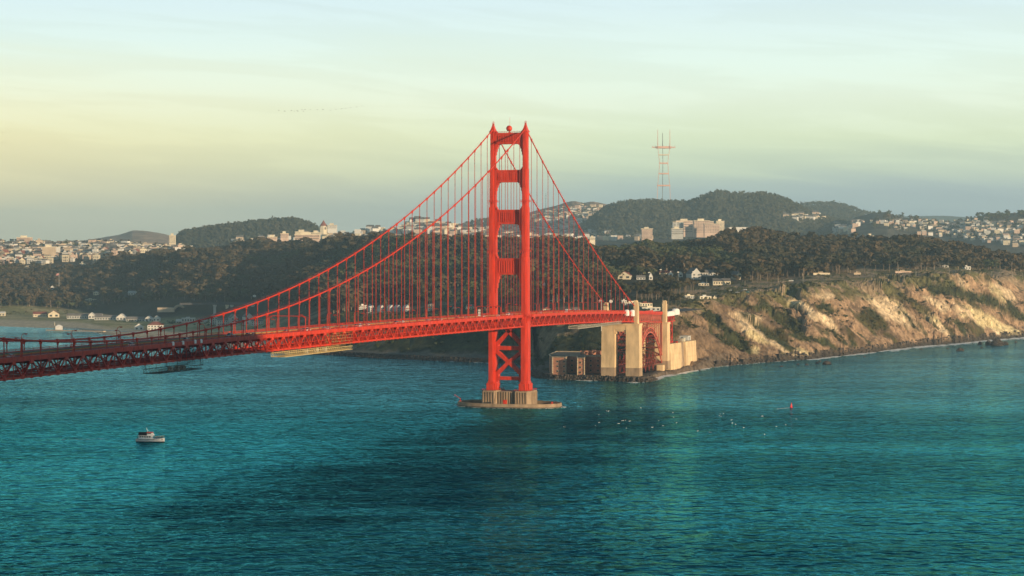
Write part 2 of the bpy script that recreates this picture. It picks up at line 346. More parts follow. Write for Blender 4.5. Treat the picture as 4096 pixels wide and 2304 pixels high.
def T(x, d):
    x = np.asarray(x, float); d = np.asarray(d, float); x, d = np.broadcast_arrays(x, d)
    z, s = Tbase(x, d)
    r = (x - CX) / FD * d
    cl = sst(1650, 1740, x)                                     # the bluffs on the open coast
    mk = sst(8, 60, s) * (1 - sst(185, 330, s)) * cl
    q = r + .55 * s + 9 * fbm(r / 45., d / 45., 3, 5)
    rid = 1 - np.abs(fbm(q / 46., s / 420. + r / 900., 3, 21)) * 2.6
    z = z - mk * 10 * sst(.1, 1., rid) + mk * 3. + mk * 6.5 * fbm(q / 95., s / 160., 3, 44)
    rd2 = 1 - np.abs(fbm(q / 17. + .6 * fbm(r / 20., d / 20., 2, 62), s / 75., 3, 63)) * 2.4
    rd3 = 1 - np.abs(fbm(r / 11., d / 11., 3, 65)) * 2.2
    soft = .5 + .75 * sst(-.25, .3, fbm(r / 70., d / 70., 3, 67))
    z = z - mk * soft * (5.8 * rd2 + 3.6 * rd3) + mk * 3.5
    z = z + cl * sst(-4, 5, s) * (1 - sst(20, 60, s)) * 2.4 * np.maximum(fbm(r / 6., d / 6., 3, 71) + .25, 0)
    mb = sst(30, 90, s) * (1 - sst(220, 420, s)) * (1 - cl) * sst(700, 850, x)
    z = z + mb * (7 * fbm(r / 60., d / 60., 4, 9) - 2.5 * sst(.2, 1, 1 - np.abs(fbm(r / 28., d / 200., 3, 88)) * 2.5))
    z = z + cl * sst(110, 200, s) * (1 - sst(420, 600, s)) * (7 * fbm(r / 85., d / 85., 4, 13) + 1.5 * fbm(r / 14., d / 14., 3, 14))
    hb = sst(420, 700, s)
    z = z + hb * (7 * fbm(r / 170., d / 170., 4, 12))
    return z
RIDGE = [  # name, distance, tree cover, [(column, row)...], front width, back width
 ('grass', 9500, 0, [(60, 632), (150, 612), (240, 600), (300, 590), (335, 579), (360, 580), (400, 585), (430, 592), (470, 605), (520, 632)], 900, 700),
 ('wood', 6300, 20, [(415, 640), (432, 606), (455, 580), (500, 572), (560, 562), (620, 556), (660, 550), (740, 548), (780, 560), (805, 575), (840, 592), (900, 625)], 420, 500),
 ('town', 5900, 0, [(560, 640), (640, 615), (700, 606), (800, 592), (900, 583), (1000, 576), (1050, 564), (1120, 566), (1180, 577), (1250, 588), (1400, 598), (1600, 602), (1750, 600), (1900, 606)], 800, 700),
 ('wood', 7600, 16, [(1130, 590), (1170, 562), (1200, 552), (1232, 550), (1262, 556), (1300, 575)], 300, 400),
 ('grass', 8000, 0, [(1200, 590), (1270, 560), (1345, 530), (1400, 518), (1420, 511), (1445, 506), (1465, 511), (1490, 507), (1520, 513), (1560, 522), (1650, 540)], 1100, 700),
 ('wood', 7000, 20, [(1440, 590), (1480, 552), (1520, 522), (1560, 508), (1600, 503), (1640, 502), (1700, 505), (1740, 505), (1770, 492), (1810, 479), (1840, 486), (1880, 487), (1920, 482), (1960, 492), (2000, 508), (2050, 535), (2120, 556), (2200, 580), (2260, 605)], 900, 700),
 ('wood', 9000, 20, [(1930, 545), (2020, 508), (2060, 505), (2100, 505), (2130, 512), (2180, 530), (2240, 548), (2300, 565)], 900, 700),
 ('town', 6800, 0, [(2080, 590), (2150, 548), (2200, 536), (2230, 534), (2250, 544), (2300, 551), (2400, 563), (2440, 550), (2480, 541), (2520, 538), (2576, 536), (2700, 530), (3000, 545), (3500, 570)], 1300, 700),
 ('far', 15000, 0, [(2100, 552), (2200, 548), (2300, 544), (2380, 543), (2450, 547), (2600, 552), (3500, 560)], 1500, 1500)]
def FT(x, d, which=False):
    x = np.asarray(x, float); d = np.asarray(d, float); x, d = np.broadcast_arrays(x, d)
    r = (x - CX) / FD * d
    z = 34 + 12 * fbm(r / 500., d / 500., 3, 31) + 0 * x; w = np.full(x.shape, -1)
    for k, (nm, d0, tr, pts, wf, wb) in enumerate(RIDGE):
        c = np.interp(x, [p[0] for p in pts], [p[1] for p in pts])
        inside = sst(pts[0][0] - 60, pts[0][0] + 20, x) * (1 - sst(pts[-1][0] - 20, pts[-1][0] + 60, x))
        zc = CAM[2] - (c - HOR) * d0 / FD - tr * .8
        e = np.where(d < d0, np.exp(-((d - d0) / wf) ** 2), np.exp(-((d - d0) / wb) ** 2))
        zz = 30 + (zc - 30) * e * inside + (8 if tr else 4) * e * fbm(r / 160., d / 160., 4, 51 + k)
        w = np.where(zz > z, k, w); z = np.maximum(z, zz)
    return (z, w) if which else z
def hit(x, y, fn=T, d0=None, d1=6200):                       # first ground the sight line (x,y) meets
    d0 = float(shore(x)) + 2 if d0 is None else d0
    ds = np.linspace(d0, d1, 1400); zz = fn(np.full_like(ds, x), ds)
    k = np.argmax(yz(zz, ds) <= y)
    return float(ds[k]), float(zz[k])

# ------------------------------------------------------------------ terrain meshes
def ell(x, y, cx, cy, l, w, a):
    ca, sa = math.cos(math.radians(a)), math.sin(math.radians(a))
    u = (x - cx) * ca + (y - cy) * sa; v = -(x - cx) * sa + (y - cy) * ca
    return (u / l) ** 2 + (v / w) ** 2
PALE = [(1890, 826, 62, 15, 36), (1875, 799, 48, 11, 14), (2020, 775, 48, 12, 38), (2083, 810, 34, 11, 35), (1888, 882, 26, 7, 12), (1990, 876, 58, 12, 20),
        (2235, 775, 86, 26, 36), (2190, 742, 50, 16, 15), (2500, 818, 108, 20, 27), (2355, 815, 62, 10, 46), (2360, 762, 40, 10, 28), (2425, 722, 34, 10, 46), (2520, 735, 45, 14, 30),
        (2560, 845, 50, 12, 12), (2060, 735, 40, 10, 20), (2450, 870, 60, 8, 5)]
SCRUB = [(2385, 735, 75, 15, 14), (2480, 756, 85, 14, 20), (2565, 790, 45, 15, 28), (1900, 815, 50, 8, 35), (1985, 800, 40, 8, 35), (1790, 802, 44, 14, 42), (1850, 868, 52, 9, 25), (1962, 850, 64, 13, 30), (2064, 862, 52, 10, 25), (1735, 815, 22, 10, 50), (2195, 806, 42, 20, 34), (2350, 714, 62, 24, 22), (2520, 768, 76, 14, 22), (1832, 836, 66, 15, 38), (1925, 776, 62, 11, 8), (2000, 830, 62, 13, 34), (2082, 776, 34, 15, 20),
         (2285, 805, 46, 9, 48), (2130, 700, 60, 10, 5), (2440, 742, 20, 16, 30), (2010, 720, 50, 9, 5), (1760, 765, 40, 8, 10), (2120, 850, 40, 9, 30), (2300, 765, 60, 9, 40), (2420, 822, 40, 8, 30)]
def ground_color(x, d, z, s):
    y = yz(z, d); r = (x - CX) / FD * d
    C = lambda *c: np.array(c)
    n1 = fbm(r / 40., d / 40., 4, 101)[..., None]; n2 = fbm(r / 9., d / 9., 4, 131)[..., None]
    q = r + .55 * s; n3 = fbm(q / 22., s / 130. + 3, 4, 151)[..., None]
    floor = C(.052, .046, .028) + .02 * n1
    cliff = C(.36, .238, .145) * (1 + .40 * n3 + .45 * n2 + .3 * fbm(r / 4., d / 4., 3, 137)[..., None])
    dirt = C(.17, .115, .07) * (1 + .4 * n2)
    cliff = np.where(n3 + .5 * n2 > .20, dirt, cliff)
    wst = (1 - sst(1930, 2080, x + 60 * n1[..., 0]))[..., None]; cliff = cliff * (1 - wst * C(.36, .34, .32))
    p = np.zeros(x.shape); g = np.zeros(x.shape)
    jx = 16 * fbm(r / 20., d / 20., 4, 171); jy = 13 * fbm(r / 16., d / 18., 4, 191)
    for e in PALE: p = np.maximum(p, 1 - sst(.55, 1.25, ell(x + jx, y + jy, *e)))
    for e in SCRUB: g = np.maximum(g, 1 - sst(.55, 1.3, ell(x + 1.4 * jx, y + 1.4 * jy, *e)))
    pale = C(.60, .46, .29) * (1 + .35 * n2 + .25 * n3)
    gn = fbm(r / 55., d / 55., 3, 201)[..., None]
    pale = np.where(gn > .15, pale * C(.96, 1.02, .90), pale)
    scr = C(.048, .052, .022) * (1 + .8 * n2) + C(.05, .02, .0) * np.maximum(n3, 0)
    c = cliff * (1 - p[..., None]) + pale * p[..., None]
    sc2 = np.maximum(g, sst(.25, .38, (fbm(r / 26., d / 26., 5, 211) + .25 * n3[..., 0])) * (1 - p) * .9)[..., None]
    c = c * (1 - sc2) + scr * sc2
    top = sst(165, 215, s + 14 * n1[..., 0])[..., None]
    plateau = np.where(n1 + n2 * .6 > .05, C(.115, .105, .045) * (1 + .5 * n2), C(.27, .20, .125) * (1 + .3 * n2))
    c = c * (1 - top) + plateau * top
    wet = (1 - sst(3, 16, s + 8 * n2[..., 0]))[..., None]
    c = c * (1 - wet) + C(.055, .046, .036) * wet
    fl = sst(520, 640, s)[..., None]; c = c * (1 - fl) + floor * fl
    # bay side: beach, grass flat, wooded rise
    bay = (1 - sst(1655, 1700, x))[..., None]
    sand = C(.50, .40, .27) * (1 + .12 * n2); grass = C(.27, .24, .10) * (1 + .35 * n1); dry = C(.43, .34, .17)
    b = np.where(n1 + .4 * n2 > .18, dry, grass)
    bs = (1 - sst(190, 300, s + 40 * n1[..., 0]))[..., None]; b = b * (1 - bs) + sand * bs
    slope = C(.050, .052, .024) * (1 + .6 * n2)
    slope = np.where(fbm(r / 70., d / 70., 4, 231)[..., None] > .22, C(.17, .13, .08) * (1 + .35 * n2), slope)
    mid = sst(640, 760, x)[..., None]
    sl = slope.copy(); wall = (1 - sst(6, 14, s))[..., None]; pt = (sst(6, 14, s) * (1 - sst(34, 44, s)))[..., None]
    sl = sl * (1 - wall) + C(.045, .04, .034) * wall; sl = sl * (1 - pt) + C(.13, .115, .09) * pt
    far = sst(500, 700, s)[..., None]
    sl = sl * (1 - far) + floor * far
    b = b * (1 - sst(620, 760, s)[..., None]) + floor * sst(620, 760, s)[..., None]
    b = b * (1 - mid) + sl * mid
    spit = (sst(1340, 1350, x) * (1 - sst(150, 190, s)))[..., None]
    b = b * (1 - spit) + C(.105, .09, .07) * (1 + .2 * n2) * spit
    c = b * bay + c * (1 - bay)
    beach = (sst(1600, 1680, x) * (1 - sst(1800, 1850, x)) * (1 - sst(24, 36, s)))[..., None]
    c = c * (1 - beach) + C(.16, .12, .085) * beach
    return np.clip(c, .012, .8)
def groundmat(name, bump, bscale):
    m = bpy.data.materials.new(name); m.use_nodes = True; t = m.node_tree; b = t.nodes['Principled BSDF']
    at = N(t, 'ShaderNodeAttribute', attribute_name='cover'); geo = N(t, 'ShaderNodeNewGeometry')
    f = noise(t, geo.outputs['Position'], bscale, 6, .7)
    c = mixc(t, 1., at.outputs['Color'], ramp(t, f, [(.34, .50), (.66, 1.45)]), 'MULTIPLY')
    L(t, c, b.inputs['Base Color']); b.inputs['Roughness'].default_value = .95; b.inputs['Specular IOR Level'].default_value = .1
    bn = N(t, 'ShaderNodeBump'); bn.inputs['Strength'].default_value = bump; bn.inputs['Distance'].default_value = 2.
    L(t, noise(t, geo.outputs['Position'], bscale * .8, 6, .65), bn.inputs['Height']); L(t, bn.outputs[0], b.inputs['Normal'])
    return m
def gridmesh(name, X, Dm, Z, col, m):
    px = CAM[0] + FW[0] * Dm + RT[0] * (X - CX) / FD * Dm; py = CAM[1] + FW[1] * Dm + RT[1] * (X - CX) / FD * Dm
    v = np.stack([px, py, Z], -1).reshape(-1, 3); a, b = X.shape
    i = np.arange(a * b).reshape(a, b); f = np.stack([i[:-1, :-1], i[1:, :-1], i[1:, 1:], i[:-1, 1:]], -1).reshape(-1, 4)
    me = npmesh(name, v, f, m, smooth=False)
    at = me.color_attributes.new('cover', 'FLOAT_COLOR', 'POINT')
    at.data.foreach_set('color', np.concatenate([col.reshape(-1, 3), np.ones((a * b, 1))], 1).astype(np.float32).ravel())
    return me
M['ground'] = groundmat('coast_ground', .8, .16); M['farground'] = groundmat('far_ground', .3, .02)
xs = np.concatenate([np.arange(-800, 640, 10.), np.arange(640, 1330, 5.), np.arange(1330, 1352, 2.), np.arange(1352, 1640, 5.), np.arange(1640, 2640, 2.2), np.arange(2640, 3400, 24.)])
ss = np.concatenate([[-60, -20, -8], np.arange(-4, 240, 3.), np.arange(240, 520, 9.), np.arange(520, 1300, 24.), np.arange(1300, 2700, 60.)])
X, S = np.meshgrid(xs, ss, indexing='ij'); Dm = shore(X) + S; Z = T(X, Dm)
tag(ob('coastal_land', gridmesh('coastal_land', X, Dm, Z, ground_color(X, Dm, Z, S), M['ground'])), kind='structure')
xs = np.arange(-900, 3500, 9.); ds = np.concatenate([np.arange(4700, 9800, 50.), np.arange(9800, 18000, 300.)])
X, Dm = np.meshgrid(xs, ds, indexing='ij'); Z, Wh = FT(X, Dm, True)
kinds = np.array([['grass', 'wood', 'town', 'far'].index(r[0]) for r in RIDGE] + [2])
pal = np.array([(.30, .20, .13), (.040, .040, .024), (.085, .075, .055), (.05, .055, .04)])
cc = pal[kinds[Wh]] * (1 + .35 * fbm(X / 12., Dm / 90., 3, 301)[..., None])
tag(ob('distant_hills', gridmesh('distant_hills', X, Dm, Z, cc, M['farground'])), kind='structure')

# the headland the camera stands on; its crest shades the near half of the bridge
gx, gy = np.meshgrid(np.arange(-900, 2600, 20.), np.arange(-3600, -250, 20.), indexing='ij')
ax, ay = gx - CAM[0], gy - CAM[1]; hf = ax * FW[0] + ay * FW[1]; hr = ax * RT[0] + ay * RT[1]
hill = np.exp(-((gx - 1180) / 300) ** 2) * (np.clip(262 - .9 * (gy + 1073), -30, 400) + 30) * (.98 + .03 * fbm(gx / 90., gy / 90., 3, 401)) - 30
bench = 119 * (1 - sst(4, 130, hf + .25 * np.abs(hr - 60) * (hr < 60))) * (1 - sst(900, 1500, -hf)) * sst(-700, -250, hr)
hz = np.maximum(hill, bench); hz = hz + 3 * fbm(gx / 40., gy / 40., 3, 411) * (hz > 20) * (hf < -20)
hz = np.where(hz < 1.5, -3, hz)
v = np.stack([gx, gy, hz], -1).reshape(-1, 3); a, b = gx.shape; i = np.arange(a * b).reshape(a, b)
me = npmesh('headland', v, np.stack([i[:-1, :-1], i[1:, :-1], i[1:, 1:], i[:-1, 1:]], -1).reshape(-1, 4), mat('headland_scrub', (.09, .08, .045), .95, .25, .05))
tag(ob('headland', me), kind='structure')

# ------------------------------------------------------------------ sea
m = bpy.data.materials.new('sea_water'); m.use_nodes = True; t = m.node_tree; t.nodes.clear(); M['water'] = m
out = N(t, 'ShaderNodeOutputMaterial'); geo = N(t, 'ShaderNodeNewGeometry'); P = geo.outputs['Position']
Pw = mapping(t, P, (1, 1, 1), (0, 0, math.radians(-24)))
Pa = mapping(t, Pw, (.85, 1, 1))
w1 = noise(t, Pa, .115, 2, .5, .4); w2 = noise(t, Pa, .042, 2, .5); w3 = noise(t, Pw, .34, 2, .5); w4 = noise(t, mapping(t, Pw, (.8, 1, 1)), .017, 3, .55)
streakv = mapping(t, P, (1, 1, 1), (0, 0, -PSI))
gust = ramp(t, noise(t, mapping(t, streakv, (.0016, .0042, .0042)), 1., 5, .6, .5), [(.40, 0.), (.60, 1.)])
# a darker, rougher tongue of current running from the pier towards the near shore
cp = mapping(t, P, (1 / 140., 1 / 450., 1), (0, 0, 0)); cn = N(t, 'ShaderNodeVectorMath', operation='SUBTRACT'); L(t, cp, cn.inputs[0]); cn.inputs[1].default_value = (112 / 140., -370 / 450., 0)
wv = N(t, 'ShaderNodeTexNoise'); wv.inputs['Scale'].default_value = .006; wv.inputs['Detail'].default_value = 5; L(t, P, wv.inputs['Vector'])
ws = N(t, 'ShaderNodeVectorMath', operation='SCALE'); L(t, wv.outputs['Color'], ws.inputs[0]); ws.inputs['Scale'].default_value = 1.5
wa2 = N(t, 'ShaderNodeVectorMath', operation='ADD'); L(t, cn.outputs[0], wa2.inputs[0]); L(t, ws.outputs[0], wa2.inputs[1])
wb2 = N(t, 'ShaderNodeVectorMath', operation='SUBTRACT'); L(t, wa2.outputs[0], wb2.inputs[0]); wb2.inputs[1].default_value = (.75, .75, .75)
wl2 = N(t, 'ShaderNodeVectorMath', operation='MULTIPLY'); L(t, wb2.outputs[0], wl2.inputs[0]); wl2.inputs[1].default_value = (1, 1, 0)
wlen = N(t, 'ShaderNodeVectorMath', operation='LENGTH'); L(t, wl2.outputs[0], wlen.inputs[0])
tongue = mth(t, 'MULTIPLY', ramp(t, wlen.outputs['Value'], [(.40, 1.), (1.0, 0.)], 'EASE'), ramp(t, noise(t, mapping(t, streakv, (.005, .022, 1)), 1., 4, .6, .4), [(.36, .35), (.56, 1.)]))
gust = mth(t, 'ADD', mth(t, 'MULTIPLY', gust, .55), mth(t, 'MULTIPLY', tongue, .75), clamp=True)
hgt = mth(t, 'ADD', mth(t, 'ADD', mth(t, 'MULTIPLY', w1, 4.6), mth(t, 'MULTIPLY', w2, 6.5)), mth(t, 'ADD', mth(t, 'MULTIPLY', w3, .45), mth(t, 'MULTIPLY', w4, 6.)))
bn = N(t, 'ShaderNodeBump'); bn.inputs['Distance'].default_value = 1.0
L(t, hgt, bn.inputs['Height']); L(t, ramp(t, gust, [(0, .55), (1, 1.0)]), bn.inputs['Strength'])
inc = dot(t, geo.outputs['Incoming'], (0, 0, 1))
grz = N(t, 'ShaderNodeMapRange'); L(t, inc, grz.inputs[0]); grz.inputs[1].default_value = .015; grz.inputs[2].default_value = .085; grz.inputs[3].default_value = 1.; grz.inputs[4].default_value = 0.
gl = N(t, 'ShaderNodeBsdfGlossy'); gl.inputs['Roughness'].default_value = .09
L(t, mixc(t, grz.outputs[0], (.11, .72, .83), (.66, .94, .99)), gl.inputs['Color'])
L(t, bn.outputs[0], gl.inputs['Normal'])
df = N(t, 'ShaderNodeBsdfDiffuse'); L(t, mixc(t, gust, (.005, .062, .070), (.003, .034, .042)), df.inputs['Color']); L(t, bn.outputs[0], df.inputs['Normal'])
fr = N(t, 'ShaderNodeFresnel'); fr.inputs['IOR'].default_value = 1.33; L(t, bn.outputs[0], fr.inputs['Normal'])
ff = mth(t, 'ADD', mth(t, 'MULTIPLY', fr.outputs[0], ramp(t, gust, [(0, 1.25), (1, .48)])), mth(t, 'MULTIPLY', grz.outputs[0], .28), clamp=True)
mx = N(t, 'ShaderNodeMixShader'); L(t, ff, mx.inputs[0]); L(t, df.outputs[0], mx.inputs[1]); L(t, gl.outputs[0], mx.inputs[2]); L(t, mx.outputs[0], out.inputs['Surface'])
b = MB(); b.face([(-9000, -3900, 0), (9000, -3900, 0), (9000, 9000, 0), (-9000, 9000, 0)])
tag(b.build('sea', M['water']), kind='structure')

# haze: one even, pale volume round everything
b = MB(); b.box(-16000, 16000, -4000, 21000, -6, 640)
hm = bpy.data.materials.new('haze_air'); hm.use_nodes = True; t = hm.node_tree; t.nodes.clear()
pv = N(t, 'ShaderNodeVolumePrincipled'); pv.inputs['Color'].default_value = (.56, .79, .90, 1); pv.inputs['Density'].default_value = 7.2e-5
pv.inputs['Anisotropy'].default_value = .1
o2 = N(t, 'ShaderNodeOutputMaterial'); L(t, pv.outputs[0], o2.inputs['Volume'])
haze = b.build('haze', hm); tag(haze, kind='stuff')
# ------------------------------------------------------------------ the bridge (y along it, southward; x = 13.7 is the near side)
H = 13.7; PN = 7.62
def zd(u):                                  # height of the top chord
    return 75.6 - 3.1 * ((u + 640) / 640) ** 2 if u <= 0 else 72.5 - .0097 * u - 3.4e-5 * u * u
def zcab(u):
    if u <= 0: return 80.6 + 143.4 * ((u + 640) / 640) ** 2
    a = u / 343.; return 224.0 + (72.5 - 224.0) * a - 38.5 * a * (1 - a)
RD = 1.15                                    # road surface above the top chord axis
bridge = thing('suspension_bridge', 'orange-red suspension bridge with one tall two-legged tower and long truss deck', 'bridge')
us = [-106 * PN + 1.2 + k * PN for k in range(152)]
U0, U1 = -105 * PN, 45 * PN
nodes = [U0 + k * PN for k in range(151)]
# main cables with bands
for sx in (-H, H):
    b = MB(); b.tube([(sx, u, zcab(u)) for u in np.arange(-1000, 1, 12.5)], .46, 10)
    top = b
    b.tube([(sx, u, zcab(u)) for u in list(np.arange(0, 340, 10.)) + [343]], .46, 10)
    for e in (-.55, .55):
        b.tube([(sx + e, u, zcab(u) + 1.25) for u in np.arange(-1000, 1, 20)], .035, 3); b.tube([(sx + e, u, zcab(u) + 1.25) for u in np.arange(0, 343, 12)], .035, 3)
    cab = b.build('main_cable', M['red'], bridge, smooth=False)
    rope = MB(); rope.box(-.10, .10, -.38, -.18, 0, 1); rope.box(-.10, .10, .18, .38, 0, 1); rme = rope.mesh('suspender', M['redrope'])
    bm_ = MB(); bm_.tube([(0, -.75, 0), (0, .75, 0)], .74, 10); bm_.box(-.32, .32, -.45, .45, -1.5, -.5); bme = bm_.mesh('cable_band', M['red'])
    for k in list(range(-55, 0)) + list(range(1, 22)):
        u = k * 15.24; z = zcab(u)
        slope = math.atan((zcab(u + .5) - zcab(u - .5)))
        o = ob('cable_band', bme, cab, (sx, u, z)); o.rotation_euler = (slope, 0, 0)
        h = z - zd(u) - .4
        if h > 1.5: ob('suspender', rme, bridge, (sx, u, zd(u) + .2), scale=(1, 1, h - 1.0))
# stiffening trusses
dg = MB(); dg.beam((0, 0, 0), (0, PN, -7.9), .55, .55); dgd = dg.mesh('diagonal', M['red'])
dg = MB(); dg.beam((0, 0, -7.9), (0, PN, 0), .55, .55); dgu = dg.mesh('diagonal', M['red'])
vt = MB(); vt.box(-.16, .16, -.17, .17, -7.9, 0); vtm = vt.mesh('vertical_post', M['red'])
for sx in (-H, H):
    b = MB()
    for a, c in zip(nodes[:-1], nodes[1:]): b.beam((sx, a, zd(a)), (sx, c, zd(c)), .7, 1.15)
    for k, u in enumerate(nodes):
        if k % 2 == 0: b.prism([(sx - .45, u - 1.5), (sx + .45, u - 1.5), (sx + .45, u + 1.5), (sx - .45, u + 1.5)], zd(u) - 1.7, zd(u) - .5)
    top = b.build('upper_chord', M['red'], bridge)
    b = MB()
    for a, c in zip(nodes[:-1], nodes[1:]): b.beam((sx, a, zd(a) - 7.9), (sx, c, zd(c) - 7.9), .8, .95)
    for k, u in enumerate(nodes):
        if k % 2: b.box(sx - .5, sx + .5, u - 1.3, u + 1.3, zd(u) - 7.9, zd(u) - 6.6)
        b.box(sx - .62, sx + .62, u - .45, u + .45, zd(u) - 8.65, zd(u) - 7.3)
    low = b.build('lower_chord', M['red'], bridge)
    for k, u in enumerate(nodes[:-1]):
        ob('diagonal', dgd if k % 2 == 0 else dgu, bridge, (sx, u, zd(u)))
        ob('vertical_post', vtm, bridge, (sx, u, zd(u)))
# floor beams and lower laterals
fb = MB(); fb.box(-H + .3, H - .3, -.25, .25, -2.0, .2); fb.beam((-H, 0, -7.6), (-3, 0, -2), .4); fb.beam((H, 0, -7.6), (3, 0, -2), .4); fb.box(-H, H, -.3, .3, -8.1, -7.4)
fbm_ = fb.mesh('floor_beam', M['red'])
for u in nodes[::2]: ob('floor_beam', fbm_, bridge, (0, u, zd(u)))
b = MB()
for k in range(0, 150, 2):
    a, c = nodes[k], nodes[k + 2]
    b.beam((-H, a, zd(a) - 7.9), (H, c, zd(c) - 7.9), .45, .35); b.beam((H, a, zd(a) - 7.91), (-H, c, zd(c) - 7.91), .45, .35)
    for e in (-9, -4.5, 0, 4.5, 9): b.beam((e, a, zd(a) - .2), (e, c, zd(c) - .2), .35, .8)
b.build('lateral_bracing', M['red'], bridge)
# road, walks, rails
b = MB(); b2 = {-1: MB(), 1: MB()}; bl = MB()
for a, c in zip(nodes[:-1], nodes[1:]):
    za, zc_ = zd(a) + RD, zd(c) + RD
    b.hexa([(-9.6, a, za - .4), (9.6, a, za - .4), (9.6, c, zc_ - .4), (-9.6, c, zc_ - .4), (-9.6, a, za), (9.6, a, za), (9.6, c, zc_), (-9.6, c, zc_)])
    for s in (-1, 1):
        q = sorted((s * 9.6, s * 13.5)); e = sorted((s * 13.5, s * 14.3))
        b2[s].hexa([(q[0], a, za - .35), (q[1], a, za - .35), (q[1], c, zc_ - .35), (q[0], c, zc_ - .35), (q[0], a, za + .22), (q[1], a, za + .22), (q[1], c, zc_ + .22), (q[0], c, zc_ + .22)])
    for e in (-6.2, -3.1, 3.1, 6.2): bl.hexa([(e - .07, a + 1, za + .004), (e + .07, a + 1, za + .004), (e + .07, a + 4.5, za + .004), (e - .07, a + 4.5, za + .004), (e - .07, a + 1, za + .012), (e + .07, a + 1, za + .012), (e + .07, a + 4.5, za + .012), (e - .07, a + 4.5, za + .012)])
b.build('roadway', M['asphalt'], bridge); wk = mat('walk_concrete', (.20, .16, .13), .9); b2[-1].build('sidewalk', wk, bridge); b2[1].build('sidewalk', wk, bridge); bl.build('lane_marking', M['line'], bridge)
b = MB()
for a, c in zip(nodes[:-1], nodes[1:]): b.hexa([(-.25, a, zd(a) + RD + .01), (.25, a, zd(a) + RD + .01), (.25, c, zd(c) + RD + .01), (-.25, c, zd(c) + RD + .01), (-.2, a, zd(a) + RD + .8), (.2, a, zd(a) + RD + .8), (.2, c, zd(c) + RD + .8), (-.2, c, zd(c) + RD + .8)])
b.build('median_barrier', mat('dull_yellow_barrier', (.36, .24, .07), .8), bridge)
fas = MB(); fas.box(-.18, .18, .12, PN - .12, -.55, 1.0); fas.box(-.3, .3, 0, PN, .98, 1.12); fme = fas.mesh('fascia_panel', M['red'])
ral = MB(); ral.box(-.07, .07, 0, PN, 1.28, 1.42); ral.box(-.05, .05, 0, PN, .12, .22)
for k in range(13): ral.box(-.035, .035, k * PN / 12 - .06, k * PN / 12 + .06, .1, 1.3)
ral.box(-.1, .1, -.12, .12, 0, 1.5); rlm = ral.mesh('railing_panel', M['red'])
for sx in (-13.75, 13.75):
    for u in nodes[:-1]:
        if abs(u) > 9 or abs(u + PN) > 9:
            s = math.atan((zd(u + PN) - zd(u)) / PN)
            o = ob('fascia_panel', fme, bridge, (sx * 1.03, u, zd(u) + .55)); o.rotation_euler = (s, 0, 0)
            o = ob('railing_panel', rlm, bridge, (sx * .985, u, zd(u) + RD + .22)); o.rotation_euler = (s, 0, 0)
